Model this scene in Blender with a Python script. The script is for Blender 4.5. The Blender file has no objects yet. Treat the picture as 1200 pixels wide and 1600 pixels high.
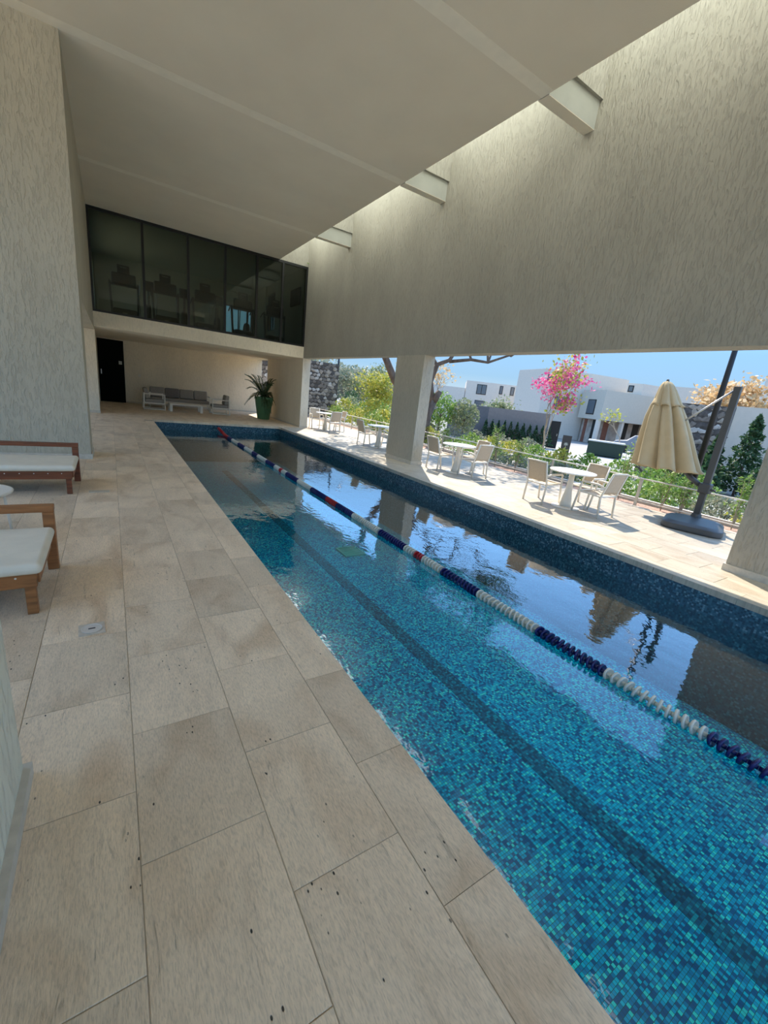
import bpy, math, random
from mathutils import Vector, Matrix
from math import pi, sin, cos, radians as rad

C = bpy.context.scene.collection
SC = bpy.context.scene
rnd = random.Random(7)
ORD = ['first','second','third','fourth','fifth','sixth','seventh','eighth','ninth','tenth','eleventh']

# ------------------------------------------------------------------ camera
YAW, PITCH, ROLL, FPX, EYE = 5.93558466e-01, -2.71563864e-01, 1.17466530e-01, 646.16, 1.6
fwd = Vector((sin(YAW)*cos(PITCH), cos(YAW)*cos(PITCH), sin(PITCH)))
rgt = Vector((cos(YAW), -sin(YAW), 0)); upv = rgt.cross(fwd)
r2 = cos(ROLL)*rgt + sin(ROLL)*upv; u2 = -sin(ROLL)*rgt + cos(ROLL)*upv
cam = bpy.data.cameras.new('camera'); camo = bpy.data.objects.new('camera', cam); C.objects.link(camo)
cam.sensor_fit = 'HORIZONTAL'; cam.sensor_width = 36.0; cam.lens = FPX/1200*36.0
cam.clip_start = 0.02; cam.clip_end = 400
camo.matrix_world = Matrix(((r2.x,u2.x,-fwd.x,0),(r2.y,u2.y,-fwd.y,0),(r2.z,u2.z,-fwd.z,EYE),(0,0,0,1)))
SC.camera = camo
# ------------------------------------------------------------------ world, sun, exposure
SUN_EL, SUN_AZ = rad(50), math.atan2(.52, .85)     # azimuth from +y towards +x
w = bpy.data.worlds.new('sky'); SC.world = w; w.use_nodes = True
nt = w.node_tree; nt.nodes.clear()
tcw = nt.nodes.new('ShaderNodeTexCoord'); spw = nt.nodes.new('ShaderNodeSeparateXYZ'); nt.links.new(tcw.outputs['Generated'], spw.inputs[0])
sky = nt.nodes.new('ShaderNodeValToRGB'); e = sky.color_ramp.elements      # clear sky: pale at the horizon, deeper blue above
for k_, (p_, c_) in enumerate(((0.0, (.42,.36,.28)), (.499, (.46,.41,.34)), (.503, (.34,.41,.44)), (.535, (.20,.33,.46)), (.57, (.19,.35,.56)), (.62, (.26,.56,1.02)), (.70, (.29,.64,1.25)), (.85, (.32,.56,1.0)), (1.0, (.32,.48,.76)))):
    if k_ > 1: e.new(.5)
for k_, (p_, c_) in enumerate(((0.0, (.42,.36,.28)), (.499, (.46,.41,.34)), (.503, (.34,.41,.44)), (.535, (.20,.33,.46)), (.57, (.19,.35,.56)), (.62, (.26,.56,1.02)), (.70, (.29,.64,1.25)), (.85, (.32,.56,1.0)), (1.0, (.32,.48,.76)))):
    e[k_].position = p_; e[k_].color = (*c_, 1)
mrw = nt.nodes.new('ShaderNodeMath'); mrw.operation = 'MULTIPLY_ADD'; mrw.inputs[1].default_value = .5; mrw.inputs[2].default_value = .5
nt.links.new(spw.outputs[2], mrw.inputs[0]); nt.links.new(mrw.outputs[0], sky.inputs[0])
bg = nt.nodes.new('ShaderNodeBackground'); bg.inputs[1].default_value = 1.0
wo = nt.nodes.new('ShaderNodeOutputWorld')
nt.links.new(sky.outputs[0], bg.inputs[0]); nt.links.new(bg.outputs[0], wo.inputs[0])
sun = bpy.data.lights.new('sun', 'SUN'); suno = bpy.data.objects.new('sun', sun); C.objects.link(suno)
sun.energy = 4.0; sun.angle = rad(0.6); sun.color = (1.0, .90, .76)
sd = Vector((sin(SUN_AZ)*cos(SUN_EL), cos(SUN_AZ)*cos(SUN_EL), sin(SUN_EL)))
suno.rotation_euler = sd.to_track_quat('Z', 'Y').to_euler(); suno.location = (20, 30, 30)
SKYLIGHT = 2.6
vs = SC.view_settings
vs.view_transform = 'Standard'; vs.look = 'None'; vs.gamma = 1.0; vs.exposure = 1.0; vs.use_curve_mapping = False

# ------------------------------------------------------------------ materials
def newmat(name):
    m = bpy.data.materials.new(name); m.use_nodes = True
    n = m.node_tree.nodes; n.clear()
    o = n.new('ShaderNodeOutputMaterial'); b = n.new('ShaderNodeBsdfPrincipled')
    m.node_tree.links.new(b.outputs[0], o.inputs[0])
    return m, n, m.node_tree.links, b, o
def ramp(n, stops, interp='LINEAR'):
    r = n.new('ShaderNodeValToRGB'); r.color_ramp.interpolation = interp
    e = r.color_ramp.elements
    while len(e) < len(stops): e.new(.5)
    for k, (p, c) in enumerate(stops):
        e[k].position = p; e[k].color = (c[0], c[1], c[2], 1) if hasattr(c, '__len__') else (c, c, c, 1)
    return r
def coords(n, l, scale=(1,1,1)):
    g = n.new('ShaderNodeNewGeometry'); mp = n.new('ShaderNodeMapping'); mp.inputs['Scale'].default_value = scale
    l.new(g.outputs['Position'], mp.inputs[0]); return mp.outputs[0]
def M(name, col, rough=.6, metal=0, var=.08, vs_=(6,6,6), bump=0, bs=(30,30,30), spec=.5, sheen=0, trans=0):
    m, n, l, b, o = newmat(name)
    b.inputs['Roughness'].default_value = rough; b.inputs['Metallic'].default_value = metal
    b.inputs['Specular IOR Level'].default_value = spec
    if var:
        nz = n.new('ShaderNodeTexNoise'); nz.inputs['Scale'].default_value = 1; nz.inputs['Detail'].default_value = 4
        l.new(coords(n, l, vs_), nz.inputs[0])
        r = ramp(n, [(.3, [c*(1-var) for c in col]), (.7, [min(1, c*(1+var)) for c in col])])
        l.new(nz.outputs[0], r.inputs[0]); l.new(r.outputs[0], b.inputs['Base Color'])
    else: b.inputs['Base Color'].default_value = (*col, 1)
    if bump:
        nz = n.new('ShaderNodeTexNoise'); nz.inputs['Scale'].default_value = 1; nz.inputs['Detail'].default_value = 5
        l.new(coords(n, l, bs), nz.inputs[0])
        bp = n.new('ShaderNodeBump'); bp.inputs['Strength'].default_value = 1; bp.inputs['Distance'].default_value = bump
        l.new(nz.outputs[0], bp.inputs['Height']); l.new(bp.outputs[0], b.inputs['Normal'])
    return m
def stucco(name, col, depth=.007, var=.10):
    m, n, l, b, o = newmat(name); b.inputs['Roughness'].default_value = .9; b.inputs['Specular IOR Level'].default_value = .2
    c1 = coords(n, l, (34, 34, 9)); c2 = coords(n, l, (1.1, 1.1, .5)); c3 = coords(n, l, (60, 60, 30))
    a = n.new('ShaderNodeTexNoise'); a.inputs['Scale'].default_value = 1; a.inputs['Detail'].default_value = 5; a.inputs['Distortion'].default_value = .6
    l.new(c1, a.inputs[0]); ra = ramp(n, [(.36, 0), (.5, .75), (.72, 1)]); l.new(a.outputs[0], ra.inputs[0])
    f = n.new('ShaderNodeTexNoise'); f.inputs['Scale'].default_value = 1; f.inputs['Detail'].default_value = 3; l.new(c3, f.inputs[0])
    ad = n.new('ShaderNodeMath'); ad.operation = 'MULTIPLY_ADD'; ad.inputs[1].default_value = .25
    l.new(f.outputs[0], ad.inputs[0]); l.new(ra.outputs[0], ad.inputs[2])
    bp = n.new('ShaderNodeBump'); bp.inputs['Distance'].default_value = depth; bp.inputs['Strength'].default_value = 1
    l.new(ad.outputs[0], bp.inputs['Height']); l.new(bp.outputs[0], b.inputs['Normal'])
    g = n.new('ShaderNodeTexNoise'); g.inputs['Scale'].default_value = 1; g.inputs['Detail'].default_value = 4; l.new(c2, g.inputs[0])
    r = ramp(n, [(.3, [c*(1-var) for c in col]), (.7, [c*(1+var*.6) for c in col])]); l.new(g.outputs[0], r.inputs[0])
    mx = n.new('ShaderNodeMix'); mx.data_type = 'RGBA'; mx.blend_type = 'MULTIPLY'; mx.inputs['Factor'].default_value = .10
    l.new(r.outputs[0], mx.inputs['A']); l.new(ra.outputs[0], mx.inputs['B']); l.new(mx.outputs['Result'], b.inputs['Base Color'])
    return m
def travertine(name, col):
    m, n, l, b, o = newmat(name); b.inputs['Specular IOR Level'].default_value = .35
    oi = n.new('ShaderNodeObjectInfo'); g = n.new('ShaderNodeNewGeometry')
    cb = n.new('ShaderNodeCombineXYZ')
    ml = n.new('ShaderNodeMath'); ml.operation = 'MULTIPLY'; ml.inputs[1].default_value = 37
    l.new(oi.outputs['Random'], ml.inputs[0]); l.new(ml.outputs[0], cb.inputs[2])
    va = n.new('ShaderNodeVectorMath'); va.operation = 'ADD'; l.new(g.outputs['Position'], va.inputs[0]); l.new(cb.outputs[0], va.inputs[1])
    def noise(scale, det, dist=0):
        mp = n.new('ShaderNodeMapping'); mp.inputs['Scale'].default_value = scale; l.new(va.outputs[0], mp.inputs[0])
        z = n.new('ShaderNodeTexNoise'); z.inputs['Scale'].default_value = 1; z.inputs['Detail'].default_value = det; z.inputs['Distortion'].default_value = dist
        l.new(mp.outputs[0], z.inputs[0]); return z.outputs[0]
    big = noise((4, 1.8, 1), 5, .8); vein = noise((34, 5.0, 1), 8, 1.6); grain = noise((210, 42, 1), 4, .6)
    r1 = ramp(n, [(.28, [col[0]*.82, col[1]*.76, col[2]*.70]), (.5, col), (.72, [min(1, c*1.12) for c in col])]); l.new(big, r1.inputs[0])
    rv = ramp(n, [(.27, .50), (.33, .88), (.5, 1)]); l.new(vein, rv.inputs[0])
    rg = ramp(n, [(.34, .80), (.5, .96), (.7, 1.06)]); l.new(grain, rg.inputs[0])
    def mul(a, bb, f=1):
        x = n.new('ShaderNodeMix'); x.data_type = 'RGBA'; x.blend_type = 'MULTIPLY'; x.inputs['Factor'].default_value = f
        l.new(a, x.inputs['A']); l.new(bb, x.inputs['B']); return x.outputs['Result']
    c = mul(mul(r1.outputs[0], rv.outputs[0], .55), rg.outputs[0])
    # pits
    vo = n.new('ShaderNodeTexVoronoi'); vo.inputs['Scale'].default_value = 1
    mp = n.new('ShaderNodeMapping'); mp.inputs['Scale'].default_value = (34, 18, 1); l.new(va.outputs[0], mp.inputs[0]); l.new(mp.outputs[0], vo.inputs[0])
    pm = noise((5, 2.5, 1), 3)
    rp = ramp(n, [(.0, 0), (.09, 0), (.13, 1)]); l.new(vo.outputs['Distance'], rp.inputs[0])
    rm = ramp(n, [(.57, 0), (.62, 1)]); l.new(pm, rm.inputs[0])
    iv = n.new('ShaderNodeMath'); iv.operation = 'SUBTRACT'; iv.inputs[0].default_value = 1; l.new(rp.outputs[0], iv.inputs[1])
    pt = n.new('ShaderNodeMath'); pt.operation = 'MULTIPLY'; l.new(iv.outputs[0], pt.inputs[0]); l.new(rm.outputs[0], pt.inputs[1])
    x = n.new('ShaderNodeMix'); x.data_type = 'RGBA'; l.new(pt.outputs[0], x.inputs['Factor']); l.new(c, x.inputs['A']); x.inputs['B'].default_value = (.06, .05, .04, 1)
    # per-tile tone
    rt = ramp(n, [(0, .86), (1, 1.06)]); l.new(oi.outputs['Random'], rt.inputs[0])
    l.new(mul(x.outputs['Result'], rt.outputs[0]), b.inputs['Base Color'])
    b.inputs['Roughness'].default_value = .55
    hs = n.new('ShaderNodeMath'); hs.operation = 'MULTIPLY_ADD'; hs.inputs[1].default_value = .5
    l.new(grain, hs.inputs[0]); l.new(rv.outputs[0], hs.inputs[2])
    h2 = n.new('ShaderNodeMath'); h2.operation = 'SUBTRACT'; l.new(hs.outputs[0], h2.inputs[0]); l.new(pt.outputs[0], h2.inputs[1])
    bp = n.new('ShaderNodeBump'); bp.inputs['Distance'].default_value = .003; l.new(h2.outputs[0], bp.inputs['Height']); l.new(bp.outputs[0], b.inputs['Normal'])
    return m
def mosaic(name, axes, stops, s=.028, grout=(.02,.08,.1), gw=.06, wob=0):
    m, n, l, b, o = newmat(name); b.inputs['Roughness'].default_value = .25
    g = n.new('ShaderNodeNewGeometry'); sp = n.new('ShaderNodeSeparateXYZ'); l.new(g.outputs['Position'], sp.inputs[0])
    idx, fr = [], []
    for a in axes:
        d = n.new('ShaderNodeMath'); d.operation = 'MULTIPLY_ADD'; d.inputs[1].default_value = 1/s; d.inputs[2].default_value = .37; l.new(sp.outputs[a], d.inputs[0])
        f = n.new('ShaderNodeMath'); f.operation = 'FLOOR'; l.new(d.outputs[0], f.inputs[0]); idx.append(f.outputs[0])
        q = n.new('ShaderNodeMath'); q.operation = 'FRACT'; l.new(d.outputs[0], q.inputs[0])
        pp = n.new('ShaderNodeMath'); pp.operation = 'PINGPONG'; pp.inputs[1].default_value = .5; l.new(q.outputs[0], pp.inputs[0]); fr.append(pp.outputs[0])
    cb = n.new('ShaderNodeCombineXYZ'); l.new(idx[0], cb.inputs[0]); l.new(idx[1], cb.inputs[1])
    wn = n.new('ShaderNodeTexWhiteNoise'); wn.noise_dimensions = '2D'; l.new(cb.outputs[0], wn.inputs['Vector'])
    r = ramp(n, stops, 'CONSTANT'); l.new(wn.outputs['Value'], r.inputs[0])
    mn = n.new('ShaderNodeMath'); mn.operation = 'MINIMUM'; l.new(fr[0], mn.inputs[0]); l.new(fr[1], mn.inputs[1])
    rg = ramp(n, [(gw*.6, 1), (gw, 0)]); l.new(mn.outputs[0], rg.inputs[0])
    x = n.new('ShaderNodeMix'); x.data_type = 'RGBA'; l.new(rg.outputs[0], x.inputs['Factor']); l.new(r.outputs[0], x.inputs['A']); x.inputs['B'].default_value = (*grout, 1)
    l.new(x.outputs['Result'], b.inputs['Base Color'])
    return m
def wood(name, col):
    m, n, l, b, o = newmat(name); b.inputs['Roughness'].default_value = .45
    tc = n.new('ShaderNodeTexCoord'); mp = n.new('ShaderNodeMapping'); mp.inputs['Scale'].default_value = (2.5, 22, 22); l.new(tc.outputs['Object'], mp.inputs[0])
    z = n.new('ShaderNodeTexNoise'); z.inputs['Scale'].default_value = 1; z.inputs['Detail'].default_value = 6; z.inputs['Distortion'].default_value = .7; l.new(mp.outputs[0], z.inputs[0])
    r = ramp(n, [(.3, [c*.55 for c in col]), (.5, col), (.7, [c*1.35 for c in col])]); l.new(z.outputs[0], r.inputs[0]); l.new(r.outputs[0], b.inputs['Base Color'])
    return m
def leafmat(name, cols, rough=.55):
    m, n, l, b, o = newmat(name)
    g = n.new('ShaderNodeNewGeometry'); r = ramp(n, [(i/max(1, len(cols)-1), c) for i, c in enumerate(cols)])
    l.new(g.outputs['Random Per Island'], r.inputs[0]); l.new(r.outputs[0], b.inputs['Base Color']); b.inputs['Roughness'].default_value = rough
    t = n.new('ShaderNodeBsdfTranslucent'); l.new(r.outputs[0], t.inputs[0]); mx = n.new('ShaderNodeMixShader'); mx.inputs[0].default_value = .35
    l.new(b.outputs[0], mx.inputs[1]); l.new(t.outputs[0], mx.inputs[2]); l.new(mx.outputs[0], o.inputs[0])
    return m
def glass(name, tint, refl, rough=0.0):
    m, n, l, b, o = newmat(name); n.remove(b)
    t = n.new('ShaderNodeBsdfTransparent'); t.inputs[0].default_value = (*tint, 1)
    g = n.new('ShaderNodeBsdfGlossy'); g.inputs['Roughness'].default_value = rough; g.inputs[0].default_value = (.9, .95, .93, 1)
    f = n.new('ShaderNodeFresnel'); f.inputs[0].default_value = 1.5
    a = n.new('ShaderNodeMath'); a.operation = 'MULTIPLY_ADD'; a.inputs[1].default_value = 1; a.inputs[2].default_value = refl; a.use_clamp = True; l.new(f.outputs[0], a.inputs[0])
    mx = n.new('ShaderNodeMixShader'); l.new(a.outputs[0], mx.inputs[0]); l.new(t.outputs[0], mx.inputs[1]); l.new(g.outputs[0], mx.inputs[2]); l.new(mx.outputs[0], o.inputs[0])
    return m
def emit(name, col, st):
    m, n, l, b, o = newmat(name); n.remove(b); e = n.new('ShaderNodeEmission'); e.inputs[0].default_value = (*col, 1); e.inputs[1].default_value = st
    l.new(e.outputs[0], o.inputs[0]); return m

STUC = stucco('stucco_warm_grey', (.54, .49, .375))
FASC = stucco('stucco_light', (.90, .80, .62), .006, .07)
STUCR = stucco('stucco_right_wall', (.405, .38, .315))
STUCP = stucco('stucco_pillar_lightened', (.50, .455, .36))  # same stucco as the wall above, lightened to carry the light on the pillars
STUCN = stucco('stucco_near_pier_lightened', (.82, .78, .62))  # same wall stucco, its colour raised to put daylight on the near pier
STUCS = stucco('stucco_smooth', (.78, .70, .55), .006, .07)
CEIL = M('ceiling_plaster', (.84, .73, .56), .95, var=.03, vs_=(1.2,1.2,1.2), bump=.001, bs=(60,60,60), spec=.1)
CEIL2 = M('ceiling_paler_plaster', (.92, .82, .65), .95, var=.03, spec=.1)
TRAV = travertine('travertine', (.86, .68, .48))  # same stone as the terrace, colour raised to brighten the indoor floor
TRAV_TERRACE = travertine('travertine_terrace_dimmed', (.47, .41, .32))  # same stone as indoors, darkened to hold down the terrace sunlight
BEAM_SHADE = M('beam_side_shade', (.40, .40, .35), .95, var=.04, spec=.1)  # plaster colour darkened to put shade on the beam sides
GROUT = M('tile_bedding', (.50, .40, .29), .95, var=.1)
BASEST = M('baseboard_stone', (.60, .54, .44), .6, var=.1, vs_=(20,20,20))
POOLST = [(0, (.0,.13,.40)), (.22, (.0,.30,.66)), (.45, (.0,.50,.86)), (.68, (.0,.70,.98)), (.88, (.15,1.0,1.0))]
POOLF = mosaic('pool_floor_mosaic', (0,1), POOLST, s=.0225)
POOLD = mosaic('pool_lane_line_mosaic', (0,1), [(0,(.0,.06,.17)),(.3,(.0,.13,.28)),(.6,(.0,.22,.40)),(.85,(.0,.40,.58))], s=.0225)
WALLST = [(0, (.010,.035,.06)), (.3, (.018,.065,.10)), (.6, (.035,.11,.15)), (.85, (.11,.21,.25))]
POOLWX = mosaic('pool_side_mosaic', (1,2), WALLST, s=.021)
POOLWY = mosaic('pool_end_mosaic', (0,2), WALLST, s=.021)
def water_mat():
    m, n, l, b, o = newmat('water'); n.remove(b)
    t = n.new('ShaderNodeBsdfTransparent'); t.inputs[0].default_value = (.32, .98, 1.0, 1)
    g = n.new('ShaderNodeBsdfGlossy'); g.inputs['Roughness'].default_value = 0.0
    c = coords(n, l, (3.2, 2.2, 1)); z = n.new('ShaderNodeTexNoise'); z.inputs['Scale'].default_value = 1; z.inputs['Detail'].default_value = 3; z.inputs['Distortion'].default_value = .5; l.new(c, z.inputs[0])
    bp = n.new('ShaderNodeBump'); bp.inputs['Distance'].default_value = .0045; l.new(z.outputs[0], bp.inputs['Height'])
    c2 = coords(n, l, (22, 15, 1)); z2 = n.new('ShaderNodeTexNoise'); z2.inputs['Scale'].default_value = 1; z2.inputs['Detail'].default_value = 2; l.new(c2, z2.inputs[0])
    bp2 = n.new('ShaderNodeBump'); bp2.inputs['Distance'].default_value = .0006; l.new(z2.outputs[0], bp2.inputs['Height']); l.new(bp.outputs[0], bp2.inputs['Normal'])
    l.new(bp2.outputs[0], g.inputs['Normal'])
    f = n.new('ShaderNodeFresnel'); f.inputs[0].default_value = 1.33; l.new(bp2.outputs[0], f.inputs['Normal'])
    fm = n.new('ShaderNodeMath'); fm.operation = 'MULTIPLY_ADD'; fm.inputs[1].default_value = 3.6; fm.inputs[2].default_value = -.052; l.new(f.outputs[0], fm.inputs[0]); fc = n.new('ShaderNodeMath'); fc.operation = 'MINIMUM'; fc.inputs[1].default_value = .52; l.new(fm.outputs[0], fc.inputs[0]); fc.use_clamp = True; fm = fc
    mx = n.new('ShaderNodeMixShader'); l.new(fm.outputs[0], mx.inputs[0]); l.new(t.outputs[0], mx.inputs[1]); l.new(g.outputs[0], mx.inputs[2]); l.new(mx.outputs[0], o.inputs[0])
    return m
WATER = water_mat()
BLACKF = M('black_frame_metal', (.015,.016,.016), .4, .3, var=0)
GLASS = glass('tinted_glass', (.42,.46,.40), .0)
CLEAR = glass('house_glass', (.25,.3,.33), .12)
GYMW = M('gym_wall_paint', (.52,.52,.45), .9, var=.04)
DARKP = M('dark_grey_plastic', (.010,.011,.012), .5, var=0)
DARKG = M('charcoal_metal', (.075,.08,.085), .45, .2, var=.05)
CHROME = M('brushed_steel', (.5,.5,.5), .3, .9, var=0)
WHITEM = M('white_painted_aluminium', (.80,.75,.65), .4, var=0)
WHITET = M('white_table_laminate', (.88,.88,.86), .35, var=0)
TAUPE = M('taupe_sling_mesh', (.55,.45,.33), .8, var=.1, vs_=(90,90,90), bump=.0006, bs=(300,300,300))
TEAK = wood('teak_wood', (.33,.13,.04))
TEAKD = wood('dark_teak_wood', (.20,.06,.022))
CUSH = M('cream_cushion_fabric', (.78,.71,.57), .9, var=.04, vs_=(9,9,9), bump=.001, bs=(90,90,90), spec=.15)
GREYF = M('grey_cushion_fabric', (.36,.33,.29), .92, var=.08, vs_=(20,20,20), bump=.001, bs=(120,120,120), spec=.1)
GREYF2 = M('dark_grey_cushion_fabric', (.22,.20,.19), .92, var=.1, vs_=(20,20,20), spec=.1)
POTG = M('green_planter_glaze', (.075,.20,.095), .4, var=.05)
SOIL = M('soil', (.10,.07,.05), .95, var=.3, vs_=(20,20,20), bump=.02, bs=(20,20,20))
MULCH = M('reddish_mulch', (.42,.27,.20), .95, var=.35, vs_=(18,18,18), bump=.02, bs=(25,25,25))
CONC = M('pale_concrete', (.55,.52,.47), .85, var=.1, vs_=(3,3,3))
YARD = M('bounce_yard_paving', (.74,.62,.46), .9, var=.05, vs_=(1,1,1))  # bright warm colour set to throw sunlight back into the hall
STREET = M('pale_street_pavers', (.42,.40,.36), .85, var=.08, vs_=(1,1,1))
ROAD = M('grey_road', (.28,.27,.26), .85, var=.06, vs_=(1,1,1))
GRASS = M('lawn_grass', (.16,.30,.05), .95, var=.25, vs_=(30,30,30), bump=.02, bs=(60,60,60))
CANV = M('beige_canvas', (.52,.42,.26), .85, var=.06, vs_=(5,5,5), spec=.2)
HOUSEW = M('white_house_render', (.62,.55,.46), .9, var=.03)
HOUSEC = M('cream_house_render', (.50,.46,.38), .9, var=.03)
HGREY = M('dark_grey_wall_render', (.13,.125,.13), .9, var=.06)
HBROWN = M('brown_grey_wall_render', (.22,.19,.175), .9, var=.06)
BRICKP = M('brown_timber_panel', (.20,.07,.04), .6, var=.15, vs_=(2,2,12))
STONEP = M('beige_stone_panel', (.40,.34,.28), .8, var=.25, vs_=(2,2,2))
MORT = M('dark_mortar', (.085,.07,.06), .95, var=.1)
BARK = M('grey_brown_bark', (.16,.12,.095), .9, var=.3, vs_=(12,12,5), bump=.02, bs=(18,18,5))
BARKL = M('pale_bark', (.36,.30,.23), .9, var=.2, vs_=(12,12,5))
ROPEB = M('navy_float_plastic', (.006,.008,.10), .3, var=0)
ROPEW = M('ivory_float_plastic', (.66,.64,.54), .35, var=0)
ROPER = M('red_float_plastic', (.42,.012,.014), .3, var=0)
L_GREEN = leafmat('fresh_green_leaf', [(.10,.22,.03), (.20,.34,.06), (.34,.45,.12)])
L_YEL = leafmat('yellow_green_leaf', [(.24,.32,.05), (.45,.46,.08), (.62,.52,.10)])
L_DARK = leafmat('dark_green_leaf', [(.02,.06,.025), (.04,.10,.035), (.07,.14,.05)])
L_PALM = leafmat('palm_leaf', [(.03,.07,.03), (.06,.11,.045), (.10,.15,.07)])
L_OLIVE = leafmat('olive_leaf', [(.17,.21,.10), (.26,.30,.15), (.36,.38,.22)])
L_MESQ = leafmat('mesquite_leaf', [(.06,.10,.04), (.12,.18,.07), (.20,.25,.10)])
L_GOLD = leafmat('golden_leaf', [(.50,.34,.15), (.68,.46,.22), (.80,.60,.36)])
L_PINK = leafmat('pink_flower', [(.60,.06,.22), (.80,.14,.35), (.88,.30,.48)])
L_SAGE = leafmat('sage_leaf', [(.16,.20,.13), (.28,.31,.22), (.36,.33,.22)])
STONES = [M('stone_%s' % k, c, .9, var=.3, vs_=(9,9,9), bump=.02, bs=(14,14,14)) for k, c in
          (('dark', (.10,.085,.075)), ('brown', (.20,.165,.135)), ('tan', (.36,.30,.24)), ('pale', (.52,.47,.42)))]

# ------------------------------------------------------------------ mesh helpers
class MB:
    def __init__(s): s.v = []; s.f = []; s.m = []
    def add(s, vs, fs, mi=0):
        k = len(s.v); s.v += [tuple(p) for p in vs]; s.f += [tuple(i+k for i in f) for f in fs]; s.m += [mi]*len(fs); return s
    def box(s, x0, x1, y0, y1, z0, z1, mi=0):
        return s.add([(x0,y0,z0),(x1,y0,z0),(x1,y1,z0),(x0,y1,z0),(x0,y0,z1),(x1,y0,z1),(x1,y1,z1),(x0,y1,z1)],
                     [(0,3,2,1),(4,5,6,7),(0,1,5,4),(1,2,6,5),(2,3,7,6),(3,0,4,7)], mi)
    def tube(s, pts, rs, n=8, mi=0, cap=True):
        pts = [Vector(p) for p in pts]; k = len(pts)
        if not hasattr(rs, '__len__'): rs = [rs]*k
        vs, fs = [], []; prev = None
        for i, p in enumerate(pts):
            d = (pts[min(i+1, k-1)] - pts[max(i-1, 0)]).normalized()
            if prev is None: a = d.orthogonal().normalized()
            else: a = (prev - d*prev.dot(d)); a = a.normalized() if a.length > 1e-6 else d.orthogonal().normalized()
            prev = a; b = d.cross(a)
            for j in range(n):
                t = 2*pi*j/n + pi/n; vs.append(p + (a*cos(t) + b*sin(t))*rs[i])
        for i in range(k-1):
            for j in range(n):
                fs.append((i*n+j, i*n+(j+1) % n, (i+1)*n+(j+1) % n, (i+1)*n+j))
        if cap: fs.append(tuple(range(n))[::-1]); fs.append(tuple((k-1)*n+j for j in range(n)))
        return s.add(vs, fs, mi)
    def beam(s, p, q, wx, wz, up=(0,0,1), mi=0):
        p, q, up = Vector(p), Vector(q), Vector(up); d = (q-p).normalized(); a = d.cross(up).normalized(); b = a.cross(d)
        vs = [o + a*sx*wx/2 + b*sz*wz/2 for o in (p, q) for sx, sz in ((-1,-1),(1,-1),(1,1),(-1,1))]
        return s.add(vs, [(0,1,2,3),(7,6,5,4),(0,4,5,1),(1,5,6,2),(2,6,7,3),(3,7,4,0)], mi)
    def lathe(s, prof, n=32, c=(0,0), mi=0, wob=None):
        vs, fs = [], []
        for i, (r, z) in enumerate(prof):
            for j in range(n):
                t = 2*pi*j/n; rr = r*(wob(i, t) if wob else 1); vs.append((c[0]+rr*cos(t), c[1]+rr*sin(t), z))
        for i in range(len(prof)-1):
            for j in range(n): fs.append((i*n+j, i*n+(j+1) % n, (i+1)*n+(j+1) % n, (i+1)*n+j))
        fs.append(tuple(range(n))[::-1]); fs.append(tuple((len(prof)-1)*n+j for j in range(n)))
        return s.add(vs, fs, mi)
    def prism(s, poly, z0, z1, mi=0):
        n = len(poly); vs = [(x, y, z0) for x, y in poly] + [(x, y, z1) for x, y in poly]
        return s.add(vs, [tuple(range(n))[::-1], tuple(range(n, 2*n))] + [(i, (i+1) % n, n+(i+1) % n, n+i) for i in range(n)], mi)
    def mesh(s, name, mats):
        me = bpy.data.meshes.new(name); me.from_pydata(s.v, [], s.f)
        for m in (mats if isinstance(mats, (list, tuple)) else [mats]): me.materials.append(m)
        if any(s.m):
            me.polygons.foreach_set('material_index', s.m)
        me.update(); return me
    def build(s, name, mats, parent=None, smooth=False, bevel=0, seg=2, loc=None):
        o = bpy.data.objects.new(name, s.mesh(name, mats)); C.objects.link(o)
        if parent: o.parent = parent
        if loc: o.location = loc
        if smooth:
            for p in o.data.polygons: p.use_smooth = True
        if bevel:
            b = o.modifiers.new('bevel', 'BEVEL'); b.width = bevel; b.segments = seg; b.limit_method = 'ANGLE'; b.angle_limit = rad(40)
            for p in o.data.polygons: p.use_smooth = True
            o.modifiers.new('wn', 'WEIGHTED_NORMAL')
        return o
def tag(o, label, cat, group=None, kind=None):
    o['label'] = label; o['category'] = cat
    if group: o['group'] = group
    if kind: o['kind'] = kind
    return o
def struct(o, label=None):
    o['kind'] = 'structure'
    if label: o['label'] = label
    return o
def thing(name, label, cat, loc=(0,0,0), rz=0, group=None):
    o = bpy.data.objects.new(name, None); C.objects.link(o); o.location = loc; o.rotation_euler = (0,0,rz); o.empty_display_size = .1
    return tag(o, label, cat, group)
def dup(root, loc, rz, label, group=None):
    r = root.copy(); C.objects.link(r); r.location = loc; r.rotation_euler = (0,0,rz); r['label'] = label
    if group: r['group'] = group
    for ch in list(root.children):
        c = ch.copy(); C.objects.link(c); c.parent = r
        for g in ch.children:
            d = g.copy(); C.objects.link(d); d.parent = c
    return r
def inst(name, me, parent, loc, rot=(0,0,0), sc=(1,1,1)):
    o = bpy.data.objects.new(name, me); C.objects.link(o); o.parent = parent; o.location = loc; o.rotation_euler = rot; o.scale = sc; return o
def bx(name, b, mat, parent=None, **k): return MB().box(*b).build(name, mat, parent, **k)

# ================================================================== the setting
X_WALL, WT = 6.33, .32
PX0, PX1, PY0, PY1 = 1.09, 5.36, -1.6, 15.8
ZC, ZTOP, ZW, ZB = 5.82, 7.0, -.30, -1.38

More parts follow.
